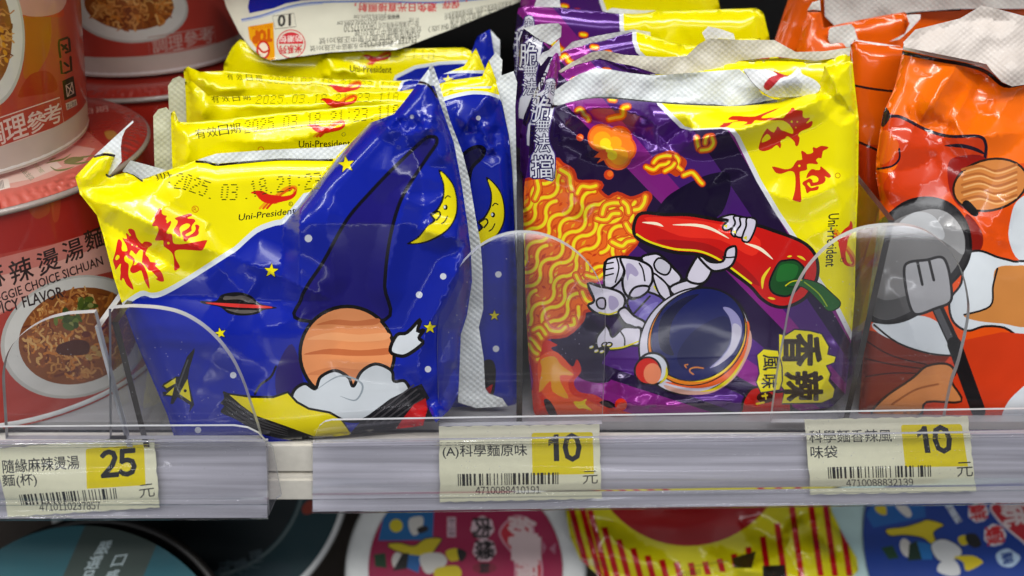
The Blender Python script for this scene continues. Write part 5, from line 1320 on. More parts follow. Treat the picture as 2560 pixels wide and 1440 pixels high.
A.out('98989c', '1c1a1c', spl(Z(*Z8, [(222, 935), (240, 908), (300, 900), (350, 890), (372, 920), (385, 990), (382, 1045), (330, 1068), (275, 1088), (250, 1078), (232, 1020)]), True, 4), 7)
for x0, y0, x1, y1 in ((268, 905, 285, 985), (308, 900, 325, 970)): A.line('1c1a1c', Z(*Z8, [(x0, y0), (x1, y1)]), 7)
# black rule and side print
o1top = Z(*Z8, [(205, 178), (215, 182), (330, 206), (440, 226), (510, 252), (570, 297), (640, 288), (700, 280)])
A.line('141016', spl(o1top, False, 4), 9)
A.fill('d8d9da', [(2240, 90)] + list(spl(Z(*Z8, [(210, 170), (330, 197), (440, 217), (512, 243), (575, 290), (640, 282), (700, 275)]), False, 4)) + [(2700, 0), (2240, 0)])
o1 = [(2260, 104), (2288, 76), (2360, 58), (2400, 48), (2454, 16), (2500, 26), (2560, 42), (2680, 60), (2690, 400), (2690, 1040), (2400, 1040), (2146, 1034), (2152, 960), (2160, 860), (2170, 760), (2180, 680), (2196, 560), (2200, 500), (2190, 440), (2190, 397), (2200, 330), (2208, 282), (2237, 217), (2254, 140)]
mods = [
    crease([(2258, 104), (2330, 150), (2390, 160), (2340, 250), (2285, 318)], 0.0030, 45, 1.3, False), crease([(2400, 152), (2350, 220), (2300, 300), (2284, 318)], 0.0038, 55, 1.3), crease([(2284, 318), (2330, 300), (2390, 330)], -0.003, 50, 1.2),
    crease([(2425, 225), (2382, 300), (2416, 345), (2560, 330)], 0.0042, 55, 1.2, False), crease([(2470, 175), (2430, 260), (2500, 300)], -0.003, 60, 1.2), crease([(2284, 318), (2250, 400), (2215, 520)], 0.003, 70, 1.2),
    crease([(2218, 430), (2300, 415), (2350, 380)], -0.002, 46, 1.2), crease([(2255, 130), (2380, 160), (2480, 190), (2560, 150)], -0.003, 40, 1.2), bump(2440, 640, 220, 280, 0.003), crease([(2500, 30), (2520, 120), (2500, 200)], 0.003, 60, 1.2),
]
mods += fine_creases(9, (2200, 150, 2560, 1000), 14)
OP = lean_plane(0.019, 0.012, 0.40)
t = packet('noodle_packet', 'orange noodle packet in front at the right with a grey frying pan and a spatula', o1, A, ORG, OP, 9, 0.006, 48, mods, 0.0006, 6.1)
seal(t, [(2258, 106), (2288, 74), (2360, 56), (2400, 46), (2454, 14), (2500, 24), (2560, 40), (2680, 58), (2680, 200), (2600, 205), (2560, 212), (2530, 216), (2505, 205), (2480, 178), (2466, 160), (2420, 150), (2340, 134), (2262, 118)], (OP[0], OP[1] - 0.0125), [crease([(2262, 104), (2380, 62), (2460, 48), (2560, 60)], -0.003, 50, 1.2), bump(2530, 170, 40, 50, 0.005)], seed=14.0, base='cdc3bc', amp=0.002)

def rear_orange(label, sil, plane, seals, seed, lines=()):
    A = Art()
    A.fill('c8380c', [(1900, 330), (2700, 420), (2700, 1200), (1900, 1200)])
    for l in lines: A.line('1a0f16', spl(l, False, 4), 6)
    t = packet('noodle_packet', label, sil, A, 'dd5a08', plane, 14, 0.006, 46, fine_creases(int(seed), (2000, min(y for x, y in sil) + 20, 2500, min(y for x, y in sil) + 220), 12), 0.0015, seed)
    for i, (poly, dy, base) in enumerate(seals): seal(t, poly, (plane[0], plane[1] + dy), base=base, seed=seed + i, amp=0.002)
    return t
rear_orange('second orange noodle packet, its flat white seal square showing beside the purple one',
    [(2126, 110), (2136, 100), (2250, 116), (2400, 90), (2640, 80), (2660, 1000), (2160, 1000), (2150, 700), (2140, 400), (2128, 220)], lean_plane(0.048, 0.012, 0.30),
    [([(2128, 106), (2142, 100), (2255, 116), (2252, 150), (2226, 224), (2180, 218), (2130, 208)], -0.001, 'e4e6e6')], 31.0, [[(2128, 212), (2180, 222), (2230, 228)], [(2140, 352), (2190, 374), (2230, 392)]])
rear_orange('third orange noodle packet, a crumpled white seal end poking out above the others',
    [(1985, 130), (2010, 60), (2020, 26), (2052, 26), (2060, 70), (2100, 60), (2200, 40), (2262, 30), (2280, 50), (2262, 90), (2500, 100), (2500, 900), (2030, 900), (1990, 400)], lean_plane(0.085, 0.012, 0.22),
    [([(2072, 74), (2080, 68), (2128, 60), (2136, 70), (2144, 98), (2136, 116), (2100, 120), (2082, 122), (2070, 98)], -0.008, 'cfcfca'), ([(2266, 38), (2280, 36), (2302, 36), (2300, 48), (2280, 70), (2250, 98), (2224, 104), (2262, 84), (2274, 60)], -0.006, 'd6d2cf'), ([(2018, 26), (2030, 6), (2050, 0), (2052, 26), (2034, 24)], -0.002, 'd0d0cc')], 33.0, [[(2020, 27), (2052, 27)]])
rear_orange('fourth orange noodle packet, wide white seal along the top of the photo',
    [(1925, 140), (1950, 60), (1980, -30), (2100, -60), (2640, -60), (2640, 800), (1990, 800), (1960, 400)], lean_plane(0.120, 0.012, 0.18),
    [([(2060, -20), (2200, -60), (2620, -60), (2620, 22), (2540, 22), (2400, 22), (2280, 30), (2180, 52), (2120, 66), (2088, 66), (2062, 40)], -0.012, 'c2bdb8')], 35.0, [[(2090, 66), (2180, 54), (2300, 28), (2400, 24)]])
# ================================================================== RED CUPS
def lathe(name, prof, center, axis, mats, parent=None, seg=72, label=None):
    ax = Vector(axis).normalized()
    q = Vector((0, 0, 1)).rotation_difference(ax)
    V, F = [], []
    for i in range(seg):
        a = 2 * math.pi * i / seg
        for r, h in prof:
            V.append(Vector(center) + q @ Vector((r * math.cos(a), r * math.sin(a), h)))
    n = len(prof)
    for i in range(seg):
        j = (i + 1) % seg
        for k in range(n - 1): F.append((i * n + k, j * n + k, j * n + k + 1, i * n + k + 1))
    m = raw_mesh(name, V, F, True)
    o = link(name, m, mats, parent, label)
    return o

KT, KV = 456.0, 8000.0
def cup_maps(cx, cy, z0, z1, r0, r1):
    k = (r1 - r0) / (z1 - z0)
    def to_param(P):
        r = rays(P); o = CAM - np.array([cx, cy, 0])
        A_ = r[:, 0] ** 2 + r[:, 1] ** 2 - (k * r[:, 2]) ** 2
        rr = r0 + k * (CAM[2] - z0)
        B_ = 2 * (o[0] * r[:, 0] + o[1] * r[:, 1] - rr * k * r[:, 2]); C_ = o[0] ** 2 + o[1] ** 2 - rr ** 2
        D_ = B_ ** 2 - 4 * A_ * C_
        t = np.where(D_ >= 0, (-B_ - np.sqrt(np.maximum(D_, 0))) / (2 * A_), np.nan)
        # points that miss the cup are pulled to its outline
        t = np.where(D_ < 0, -B_ / (2 * A_), t)
        X = CAM + r * t[:, None]
        th = np.arctan2(X[:, 0] - cx, -(X[:, 1] - cy))
        return np.stack([th * KT, (z1 - X[:, 2]) * KV], 1)
    def f(P):
        th, z = P[:, 0] / KT, z1 - P[:, 1] / KV
        rad = r0 + k * (z - z0)
        return np.stack([cx + rad * np.sin(th), cy - rad * np.cos(th), z], 1)
    return to_param, f

CUPRED = 'a83a30'
def cup(label, cx, cy, z0, z1, r0, r1, art_px, lid=None, band=0.0, grid=22):
    t = thing('noodle_cup', label, 'noodle cup', (cx, cy, z0), 'red cups of noodles stacked in twos')
    to_p, f = cup_maps(cx, cy, z0, z1, r0, r1)
    A = Art()
    H = (z1 - z0) * KV
    w = math.pi * KT
    A.fill('a8261a', [(-w, 0), (w, 0), (w, H * .12), (-w, H * .12)])
    for i, c in enumerate(art_px.mapped(to_p, 12).items): A.items.append(c)
    if band: A.fill('b9aca4', [(-w, H - band * KV), (w, H - band * KV), (w, H), (-w, H)])
    sheet('cup_body', [(-w, 0), (w, 0), (w, H), (-w, H)], A, CUPRED, f, M_CARD, t, grid, orient=-1)
    lathe('base_ring', [(r0 - 0.004, 0.003), (r0 - 0.003, 0.0), (r0 - 0.0005, 0.0), (r0 + 0.0004, 0.0012), (r0 + 0.0002, 0.003)], (cx, cy, z0), (0, 0, 1), M_FOAM, t)
    if lid is not None:
        rl = r1 + 0.0016
        lathe('lid_rim', [(r1 - 0.001, -0.0005), (rl, 0.0), (rl + 0.0006, 0.0008), (rl + 0.0005, 0.0016), (rl - 0.0006, 0.0024)], (cx, cy, z1), (0, 0, 1), M_RIM, t, 96)
        zt = z1 + 0.0040
        # domed edge with the gathers of the shrink film, then the flat printed lid
        def lf(P):
            x, y = P[:, 0] / 8000, P[:, 1] / 8000
            rad = np.hypot(x, y); a = np.arctan2(y, x)
            e = np.clip((rad - (rl - 0.010)) / 0.010, 0, 1)
            z = zt + 0.0012 - 0.0030 * e ** 2.2 + 0.00025 * np.sin(a * 150 + 4 * np.sin(a * 11)) * np.clip((rad - rl + 0.008) / 0.004, 0, 1) * np.clip((rl - rad) / 0.0015, 0, 1)
            return np.stack([cx + x, cy + y, z], 1)
        g = lambda P: (on_z(P, zt)[:, :2] - np.array([cx, cy])) * 8000
        sheet('lid', ell(0, 0, (rl - 0.0004) * 8000, (rl - 0.0004) * 8000, 0, 120), lid.mapped(g, 12), '96261c', lf, M_LID, t, 13, orient=1)
    return t

def noodle_bowl(A, cx, cy, rx, ry, rot, seed, n=170, rim=None, scale=1.0, greens=()):
    rs = random.Random(seed)
    if rim: A.fill('b6b4ae', ell(cx + rim[0], cy + rim[1], rim[2], rim[3], rot)); A.fill('cfcdc8', ell(cx + rim[0] * .6, cy + rim[1] * .6, rim[2] * .96, rim[3] * .96, rot))
    A.fill('84471c', ell(cx, cy, rx, ry, rot))
    co, si = math.cos(math.radians(rot)), math.sin(math.radians(rot))
    cols = ['b07038', 'c48a48', '9a5420', 'd0a060', '8a4418', 'b87a3c', '6a2c10', 'c0742c']
    for i in range(n):
        a, r = rs.uniform(0, 2 * math.pi), math.sqrt(rs.random()) * 0.9
        x, y = r * rx * math.cos(a), r * ry * math.sin(a)
        px, py = cx + co * x - si * y, cy + si * x + co * y
        th = rs.uniform(0, math.pi); L = rs.uniform(9, 24) * scale
        v = np.array([math.cos(th), math.sin(th)]) * L; nn = np.array([-v[1], v[0]]) * rs.uniform(-.5, .5)
        c = np.array([px, py])
        A.line(rs.choice(cols), spl([c - v, c - v * .3 + nn, c + v * .3 - nn, c + v], False, 3), rs.uniform(3, 7) * scale)
    for gx, gy, gr in greens:
        for k in range(14):
            a = rs.uniform(0, 6.28); q = gr * rs.random()
            A.fill(rs.choice(('4a5c1c', '6a7c30', '3c4c18', '8a8c4c')), ell(gx + q * math.cos(a), gy + q * math.sin(a) * .6, rs.uniform(8, 18) * scale, rs.uniform(5, 10) * scale, rs.uniform(0, 180), 12))

SA, S1 = (2.25, 0, 480), (2.667, 0, 0)
# front lower cup
A = Art()
A.fill('9c2018', Z(*SA, [(-900, 100), (0, 70), (600, -100), (620, 210), (300, 290), (0, 350), (-900, 500)]))
A.fill('a0401c', spl(Z(*SA, [(150, 60), (250, 40), (280, 110), (220, 150), (180, 130)]), True, 4)); A.fill('a83a20', spl(Z(*SA, [(290, 30), (340, 20), (330, 150), (300, 160)]), True, 4))  # orange glints painted into the cup's red
A.fill('c07268', Z(*SA, [(-900, 520), (0, 370), (300, 295), (700, 170), (700, 420), (400, 480), (0, 690), (-900, 900)]))
A.fill('cf988c', Z(*SA, [(-900, 620), (0, 470), (300, 400), (700, 260), (700, 430), (400, 500), (0, 680), (-900, 860)]))
noodle_bowl(A, *Z(*SA, [(440, 810)])[0], 152, 118, -18, 4, 230, rim=(-6, 2, 192, 150), scale=0.95, greens=[(*Z(*SA, [(390, 720)])[0], 34), (*Z(*SA, [(470, 630)])[0], 24)])
A.fill('4c2014', spl(Z(*SA, [(330, 860), (430, 830), (500, 850), (490, 910), (380, 920), (320, 905)]), True, 4)); A.fill('6a2c20', Z(*SA, ell(485, 800, 26, 18)))
for x, y in ((500, 930), (530, 880), (560, 910), (600, 830)): A.fill('b08a4c', Z(*SA, ell(x, y, 22, 16, 30, 14)))
A.fill('b4aba6', Z(*SA, [(430, 1440), (480, 1300), (640, 1220), (760, 1120), (900, 1000), (900, 1500), (430, 1500)]))
for k in range(4): A.line('8c8480', Z(*SA, [(560 + 70 * k, 1330 - 30 * k), (700 + 60 * k, 1240 - 30 * k)]), 3)
A.fill('5c6c5c', spl(Z(*SA, [(-60, 1330), (20, 1330), (50, 1380), (20, 1420), (-60, 1430)]), True, 4))
ch = [('麻', -40, 478, 130), ('辣', 118, 440, 132), ('燙', 272, 390, 128), ('湯', 410, 328, 118), ('麵', 532, 262, 116)]
for c, x, y, s in ch:
    u = np.array([0.93, -0.36]) * s / 2; v = np.array([0.22, 0.97]) * s / 2; c0 = np.array([x, y], float)
    q = Z(*SA, [c0 - u - v, c0 + u - v, c0 - u + v]); A.text('2a1a18', c, q[0], q[1], q[2], 0.012)
q = Z(*SA, [(-60, 590), (570, 360), (-48, 638)]); A.text('2c1a1a', 'VEGGIE CHOICE SICHUAN', q[0], q[1], q[2], 0.015)
q = Z(*SA, [(-58, 638), (345, 530), (-44, 698)]); A.text('2c1a1a', 'SPICY FLAVOR', q[0], q[1], q[2], 0.015)
L = Art()
L.fill('b4564a', Z(*S1, [(0, 1180), (250, 960), (560, 870), (720, 1010), (600, 1180), (300, 1290), (0, 1400)]))
L.fill('c68c80', Z(*S1, [(-100, 1200), (150, 1100), (450, 980), (640, 1010), (560, 1110), (350, 1200), (120, 1270), (-100, 1300)]))
L.fill('d0b4a8', Z(*S1, [(-60, 1130), (200, 1060), (330, 1050), (420, 1130), (230, 1210), (-60, 1270)]))
for p in ([(310, 1110), (360, 1095), (430, 1080), (480, 1045)], [(330, 1090), (380, 1070)], [(340, 1130), (380, 1155), (440, 1150), (500, 1130)], [(430, 1110), (520, 1075), (640, 1055)], [(430, 1110), (530, 1110), (620, 1090)]):
    L.line('6a6a34', spl(Z(*S1, p), False, 4), 5, taper=True)
L.fill('6c6632', spl(Z(*S1, [(430, 1100), (470, 1070), (540, 1065), (560, 1085), (480, 1110)]), True, 3))
q = Z(*S1, [(108, 1130), (205, 1230), (140, 1105)]); L.text('5a6a4a', '天然無添加', q[0], q[1], q[2]);  q = Z(*S1, [(210, 1105), (280, 1180), (235, 1090)]); L.text('7a8a5a', 'CLEAN LABEL', q[0], q[1], q[2])
L.fill('d2c6bc', Z(*S1, [(-60, 1230), (60, 1210), (75, 1270), (-60, 1310)]))
for k in range(7): L.line('2a2420', Z(*S1, [(-30 + 9 * k, 1240 - 3 * k), (-22 + 9 * k, 1290 - 3 * k)]), 1.4)
L.fill('a8702c', spl(Z(*S1, [(700, 900), (760, 890), (790, 930), (730, 950)]), True, 3))
q = Z(*S1, [(560, 745), (720, 720), (566, 785)]); L.text('c8988c', '日期', q[0], q[1], q[2])
cup('red noodle cup at the bottom left, black Chinese title above its noodle bowl picture', -0.212, 0.066, DECK + 0.0002, 0.1000, 0.0600, 0.0642, A, L)

def mark(A, col, P, w): A.line(col, P, w)
# front upper cup
A = Art()
A.fill('a85414', spl(Z(*S1, [(120, 0), (300, -40), (340, 120), (330, 330), (250, 480), (160, 520), (160, 300)]), True, 4)); A.fill('b83418', spl(Z(*S1, [(60, -60), (330, -60), (430, 100), (300, 110), (80, 90)]), True, 4))
A.fill('c08880', spl(Z(*S1, [(100, -80), (420, -80), (420, 60), (280, 110), (120, 80)]), True, 4)); A.fill('9c1c14', spl(Z(*S1, [(200, 500), (330, 480), (380, 600), (200, 640), (120, 640)]), True, 4))
noodle_bowl(A, -48, 78, 78, 148, -4, 9, 120, rim=(4, 6, 106, 190), scale=0.9)
for k in range(5): A.fill('c8861c', Z(*S1, ell(10 + 8 * k, 200 + 50 * k, 22, 12, 60, 12)))
bx = Z(*S1, [(-520, 960), (398, 650), (428, 830), (-480, 1150)]); A.line('cfb4ac', bx, 3, True)
for c, x, y, s in (('調', -45, 905, 150), ('理', 105, 850, 150), ('參', 245, 810, 138), ('考', 352, 762, 128)):
    u = np.array([0.94, -0.33]) * s / 2; v = np.array([0.2, 0.98]) * s / 2; c0 = np.array([x, y], float)
    q = Z(*S1, [c0 - u - v, c0 + u - v, c0 - u + v]); A.text('d2bab2', c, q[0], q[1], q[2], 0.012)
K = '241010'
for p in ([(392, 290), (395, 270), (450, 250)], [(392, 300), (402, 380)], [(460, 260), (468, 340), (440, 350)], [(410, 300), (450, 330)], [(420, 330), (440, 300)], [(404, 410), (412, 490), (440, 485)], [(470, 380), (476, 470), (450, 480)], [(430, 420), (455, 440)]): A.line(K, Z(*S1, p), 6)
A.fill(K, Z(*S1, [(415, 540), (490, 505), (510, 640), (430, 670)])); A.line('c0a098', Z(*S1, [(440, 570), (480, 548), (492, 620), (450, 645)]), 2.5, True); A.line('c0a098', Z(*S1, [(445, 575), (490, 620)]), 2.5); A.line('c0a098', Z(*S1, [(480, 552), (455, 640)]), 2.5)
A.fill('c4b0a8', Z(*S1, [(438, 690), (508, 660), (515, 700), (446, 735)])); q = Z(*S1, [(444, 694), (506, 668), (449, 728)]); A.text('301414', '禁止微波', q[0], q[1], q[2], 0.01)
cup('red noodle cup stacked on top in front, cut by the left edge', -0.217, 0.065, 0.1072, 0.2050, 0.0488, 0.0640, A, None, 0.0105)
# back cups
A = Art()
cup('red noodle cup standing low at the back, hidden behind the front lid', -0.183, 0.192, DECK + 0.0002, 0.1000, 0.0600, 0.0642, A, Art(), grid=40)
A = Art()
noodle_bowl(A, *Z(*S1, [(860, 30)])[0], 112, 64, 4, 12, 150, rim=(0, 6, 148, 90), scale=0.9)
A.line('b09088', Z(*S1, [(985, 250), (1425, 178), (1440, 288), (1000, 372)]), 2.5, True)
for c, x, y in (('調', 1065, 300), ('理', 1170, 285), ('參', 1275, 258), ('考', 1375, 238)):
    u = np.array([0.98, -0.17]) * 50; v = np.array([0.1, 0.99]) * 50; c0 = np.array([x, y], float)
    q = Z(*S1, [c0 - u - v, c0 + u - v, c0 - u + v]); A.text('b89890', c, q[0], q[1], q[2], 0.01)
cup('red noodle cup stacked on top at the back, beside the cream bag', -0.183, 0.192, 0.1072, 0.2050, 0.0488, 0.0640, A, None, 0.0095)

# ================================================================== LOWER SHELF
NV = np.array([0, -0.71, 0.704]); NV /= np.linalg.norm(NV)
def side_bowl(label, name, cat, c_px, t, r_lid, r_rim, art, base, rim_mat, depth=0.05, group=None):
    """round tub lying on its side, lid towards the aisle"""
    c = CAM + rays([c_px])[0] * t
    n = NV; cc = c @ n
    k = t / FPX
    th = thing(name, label, cat, tuple(c - n * depth), group)
    R = r_rim * k
    lathe('tub', [(0.0, -depth), (R * .70, -depth), (R * .76, -depth + 0.004), (R * .95, -0.006), (R, -0.004), (R + 0.0012, -0.002), (R, 0.0), (R - 0.002, 0.0008), (r_lid * k - 0.001, -0.0002)], tuple(c), tuple(n), rim_mat, th, 96)
    sheet('lid', ell(c_px[0], c_px[1], r_lid, r_lid, 0, 90), art, base, lambda P: on_plane(P, n, cc + 0.0012), M_MATT, th, 26, orient=None)
    return th

SC, SE, SB = (2.783, 640, 980), (3.13, 1960, 980), (2.977, 0, 1020)
def bowl_art(S, blue, ink, T=lambda p: p):
    A = Art()
    return A
A = Art()
A.fill('14609c', Z(*SC, [(905, 780), (1240, 780), (1230, 1030), (850, 1035)])); A.fill('c8b81c', Z(*SC, circ(975, 930, 46))); A.fill('c9c6c0', spl(Z(*SC, [(1070, 880), (1160, 870), (1150, 960), (1100, 1000), (1065, 950)]), True, 4)); A.fill('1c1418', spl(Z(*SC, [(1120, 950), (1180, 930), (1200, 960), (1140, 985)]), True, 3))
A.out('c8b414', '3a2010', spl(Z(*SC, [(925, 1055), (1000, 1050), (1100, 1070), (1180, 1020), (1290, 1020), (1250, 1090), (1180, 1190), (1110, 1150), (1000, 1115), (930, 1085)]), True, 4), 3)
A.fill('0c3a1c', Z(*SC, [(820, 1130), (900, 1120), (910, 1225), (830, 1215)])); A.fill('c9c6c0', Z(*SC, ell(985, 1175, 40, 60))); A.fill('141414', Z(*SC, [(1020, 1120), (1065, 1120), (1050, 1230), (950, 1245)])); A.fill('1c5c9c', Z(*SC, [(1062, 1130), (1150, 1140), (1130, 1260), (1050, 1225)]))
A.fill('c9c6c0', spl(Z(*SC, [(1140, 1140), (1280, 1120), (1330, 1180), (1270, 1240), (1180, 1260)]), True, 4)); A.fill('c8b414', spl(Z(*SC, [(1320, 1110), (1400, 1090), (1420, 1160), (1350, 1175)]), True, 4)); A.fill('1a1414', spl(Z(*SC, [(1400, 1090), (1460, 1110), (1460, 1150), (1420, 1180)]), True, 4)); A.fill('c8b414', spl(Z(*SC, [(1250, 1230), (1400, 1210), (1420, 1290), (1260, 1300)]), True, 4))
A.fill('c8a8b4', Z(*SC, [(1330, 870), (1390, 870), (1390, 1010), (1330, 1010)])); q = Z(*SC, [(1384, 880), (1384, 1000), (1338, 880)]); A.text('3a1c28', '統一企業', q[0], q[1], q[2])
def side_char(A, S, col, halo, c, cx, cy, s, ang=0):
    co, si = math.cos(math.radians(ang)), math.sin(math.radians(ang))
    u = np.array([-si, co]) * s / 2; v = np.array([-co, -si]) * s / 2; c0 = np.array([cx, cy], float)
    q = Z(*S, [c0 - u - v, c0 + u - v, c0 - u + v])
    if halo: A.fill(halo, Z(*S, spl([c0 + (u * math.cos(t) + v * math.sin(t)) * (1.18 + 0.1 * (k % 2)) for k, t in enumerate(np.linspace(0, 2 * math.pi, 14, endpoint=False))], True, 3)))
    A.text(col, c, q[0], q[1], q[2], 0.03)
side_char(A, SC, '1c1014', 'cfb4bc', '肉', 1575, 945, 130); side_char(A, SC, '1c1014', 'cfb4bc', '燥', 1590, 1100, 130)
A.fill('7c1030', Z(*SC, ell(1590, 1225, 85, 40))); side_char(A, SC, '200c14', None, '風味', 1590, 1225, 70)
A.out('b41a30', 'c48c9c', spl(Z(*SC, [(1700, 960), (1790, 870), (1880, 880), (1930, 960), (1920, 1080), (1970, 1120), (1980, 1300), (1820, 1310), (1800, 1150), (1720, 1040)]), True, 5), 5)
side_char(A, SC, 'd0b8ba', None, '統', 1850, 970, 190); side_char(A, SC, 'd0b8ba', None, '一', 1880, 1090, 120); side_char(A, SC, 'd0b8ba', None, '麵', 1890, 1230, 150)
A.fill('b06c84', Z(*SC, [(1990, 1030), (2020, 1080), (1995, 1130)])); A.fill('b06c84', Z(*SC, [(2040, 1090), (2085, 1050), (2080, 1130)]))
side_bowl('white noodle tub with a pink lid lying on its side below the middle price label', 'noodle_tub', 'noodle tub', (1164, 1425), 0.475, 243, 298, A, '960a42', M_FOAM, group='noodle tubs lying on the lower shelf')
A = Art()
A.fill('0f58a0', Z(*SE, [(690, 880), (1100, 880), (1110, 980), (700, 1060), (640, 960)])); A.fill('c8b41c', spl(Z(*SE, [(710, 900), (790, 890), (800, 960), (740, 950)]), True, 3)); A.fill('c9c6c0', spl(Z(*SE, [(870, 890), (960, 890), (1000, 960), (960, 980)]), True, 3))
A.out('c8b414', '2a2010', spl(Z(*SE, [(800, 1075), (940, 1055), (1060, 1020), (1130, 1000), (1250, 1040), (1170, 1100), (1210, 1210), (1150, 1190), (1080, 1140), (940, 1120), (830, 1125)]), True, 4), 3)
A.fill('0c3a1c', Z(*SE, [(760, 1220), (850, 1200), (900, 1300), (820, 1310)])); A.fill('c9c6c0', Z(*SE, ell(955, 1220, 45, 75, -20))); A.fill('0c2c1c', Z(*SE, [(980, 1190), (1050, 1160), (1090, 1310), (970, 1320)])); A.fill('1868ac', Z(*SE, [(1040, 1170), (1160, 1190), (1160, 1310), (1080, 1310)]))
A.out('c9cbcc', '2a2a2c', spl(Z(*SE, [(1150, 1200), (1240, 1150), (1360, 1200), (1390, 1270), (1290, 1330), (1200, 1310)]), True, 4), 2); A.fill('c8b414', spl(Z(*SE, [(1360, 1140), (1430, 1120), (1450, 1180), (1390, 1200)]), True, 3)); A.fill('141416', spl(Z(*SE, [(1420, 1120), (1500, 1110), (1545, 1190), (1500, 1220), (1440, 1190)]), True, 4))
A.fill('c8b414', spl(Z(*SE, [(1330, 1290), (1470, 1280), (1550, 1320), (1540, 1350), (1430, 1400), (1400, 1330)]), True, 4)); A.fill('c9cbcc', spl(Z(*SE, [(1230, 1330), (1340, 1320), (1380, 1420), (1300, 1440), (1200, 1400)]), True, 4))
q = Z(*SE, [(1300, 890), (1400, 1010), (1270, 910)]); A.fill('c4ccd8', Z(*SE, [(1260, 890), (1310, 880), (1395, 1010), (1350, 1030)])); A.text('20304c', '統一企業', q[0], q[1], q[2])
side_char(A, SE, 'c01c24', 'd0ccd0', '鮮', 1520, 940, 130, -12); side_char(A, SE, 'c01c24', 'd0ccd0', '蝦', 1650, 1120, 140, -12)
A.fill('a8c0d8', spl(Z(*SE, [(1660, 1270), (1740, 1225), (1800, 1250), (1850, 1300), (1780, 1370), (1690, 1350)]), True, 4)); side_char(A, SE, '1c3c80', None, '風味', 1750, 1300, 90, -12)
A.out('b01a28', 'd0c4c8', spl(Z(*SE, [(1630, 880), (1900, 800), (2000, 1300), (1880, 1180), (1760, 1080), (1660, 980)]), True, 4), 5); side_char(A, SE, 'd4c4c4', None, '統', 1800, 950, 190, -12)
side_bowl('noodle tub with a blue lid and pale green side, below the orange packet', 'noodle_tub', 'noodle tub', (2520, 1335), 0.47, 362, 455, A, '083488', M_PALE, group='noodle tubs lying on the lower shelf')
A = Art()
A.fill('2c3a36', Z(*SB, [(640, 860), (1190, 960), (920, 1600), (300, 1500)])); A.fill('1d505a', Z(*SB, [(0, 860), (640, 860), (360, 1500), (0, 1500)]))
for c, x, y, s in (('嚴', 770, 1040, 110), ('選', 700, 1150, 110), ('品', 650, 1260, 110), ('口', 885, 1135, 95), ('感', 830, 1250, 100)):
    u = np.array([0.95, -0.12]) * s / 2; v = np.array([-0.42, 0.88]) * s / 2; c0 = np.array([x, y], float); q = Z(*SB, [c0 - u - v, c0 + u - v, c0 - u + v]); A.text('9cacb0', c, q[0], q[1], q[2], 0.008)
side_bowl('teal lidded tub with a dark green lettered band at the lower left corner', 'noodle_tub', 'noodle tub', (205, 1700), 0.42, 386, 392, A, '124c58', M_DARK, group='noodle tubs lying on the lower shelf')
A = Art()
A.line('5a6a6c', Z(1, 0, 0, circ(500, 1180, 262, 60)), 7, True)
A.fill('06161c', circ(500, 1180, 255, 50)); A.fill('8c3424', ell(774, 1268, 22, 15, -40)); A.fill('10303a', spl([(460, 1400), (560, 1440), (700, 1400), (720, 1460), (500, 1500)], True, 4))
rs = random.Random(3)
for k in range(40): A.line('4a5c64', [(530 + rs.uniform(0, 120), 1400 + rs.uniform(0, 40)), (530 + rs.uniform(0, 120), 1400 + rs.uniform(0, 40))], 2) if k % 4 == 0 else None
for k, (c, x, y) in enumerate((('調', 600, 1415), ('理', 640, 1395), ('包', 560, 1430))): A.text('46545c', c, (x - 18, y - 14), (x + 14, y - 22), (x - 14, y + 16), 0.01)
side_bowl('dark teal tub with a pale rim below the gap between the two rails', 'noodle_tub', 'noodle tub', (500, 1180), 0.50, 362, 374, A, '083038', M_FOAM, 0.03, group='noodle tubs lying on the lower shelf')

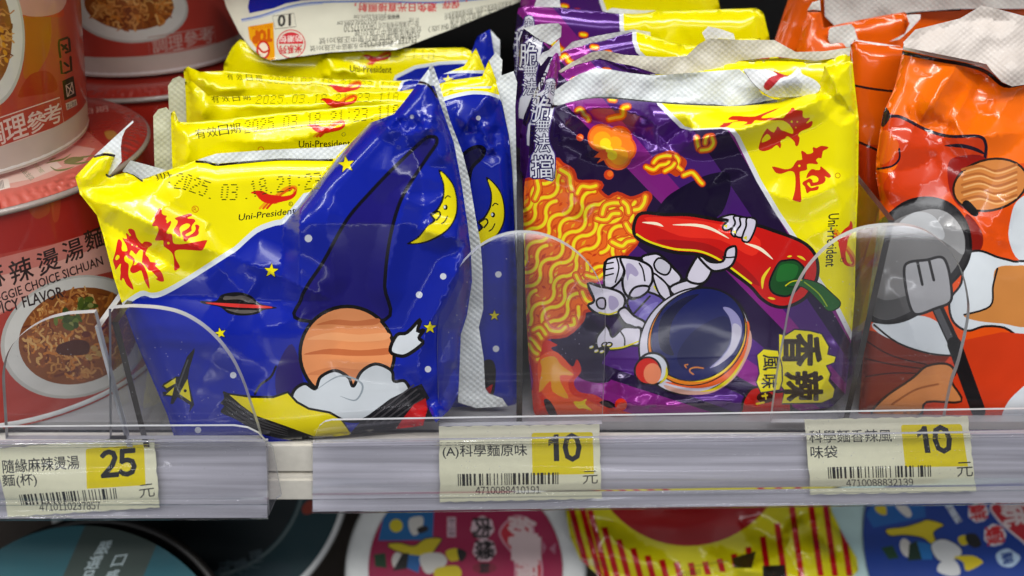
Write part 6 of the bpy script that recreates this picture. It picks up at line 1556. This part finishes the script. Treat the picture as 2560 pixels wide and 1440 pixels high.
# yellow bag of the lower shelf
A = Art()
for k in range(22):
    x = 1395 + 36 * k
    ytop = 1114 + math.sqrt(max(300 ** 2 - (x + 6 - 1720) ** 2, 0)) if abs(x - 1714) < 290 else 1180
    sl = 0.26 if x < 1800 else 0.14
    if 1585 < x < 1890 and k % 1 == 0: top, bot = ytop - 6, ytop + (150 if x < 1700 else 26)
    else: top, bot = ytop - 8, ytop + 260
    A.fill('b00c12', [(x, top), (x + 15, top - 2), (x + 15 + sl * (bot - top), bot), (x + sl * (bot - top), bot)])
A.fill('d2c80a', ell(1720, 1114, 278, 278, 0, 60)); A.fill('9c0610', ell(1720, 1114, 251, 251, 0, 60))
A.fill('3c3418', [(1830, 1395), (1890, 1378), (1880, 1420), (1836, 1420)]); A.fill('1c160c', [(1906, 1415), (1962, 1412), (1966, 1450), (1908, 1450)])
A.line('7a700c', [(1720, 1418), (1820, 1402)], 2)
for k in range(9): A.line('2c280c', [(1700 + 6 * k, 1430 - k), (1702 + 6 * k, 1444 - k)], 2)
yb = [(1425, 1130), (1414, 1200), (1413, 1275), (1426, 1345), (1450, 1398), (1492, 1436), (1560, 1500), (1800, 1540), (2050, 1520), (2110, 1470), (2146, 1425), (2142, 1395), (2112, 1345), (2080, 1280), (2062, 1200), (2050, 1130)]
lp = lean_plane(0.052, -0.110, 1.0)
t = packet('noodle_bag', 'yellow bag with red stripes and a red disc on the lower shelf', yb, A, 'cfc60c', lp, 12, 0.012, 80,
       [crease([(1450, 1400), (1560, 1440), (1700, 1480)], -0.004, 40), crease([(1830, 1440), (1950, 1390), (2080, 1380)], 0.005, 45, 1.2), crease([(2000, 1300), (2060, 1350), (2110, 1400)], -0.004, 36), crease([(1420, 1290), (1470, 1350), (1500, 1430)], 0.004, 40, 1.2), crease([(1950, 1340), (2060, 1290)], 0.003, 26), crease([(1480, 1300), (1600, 1400), (1700, 1420)], 0.004, 40, 1.2), crease([(1850, 1300), (1950, 1360), (2000, 1440)], -0.004, 40, 1.2), crease([(1760, 1380), (1850, 1420), (1960, 1430)], 0.005, 34, 1.2), crease([(2010, 1290), (1960, 1380)], 0.003, 30, 1.2)], 0.0026, 17.0, group=None, cat='noodle bag')
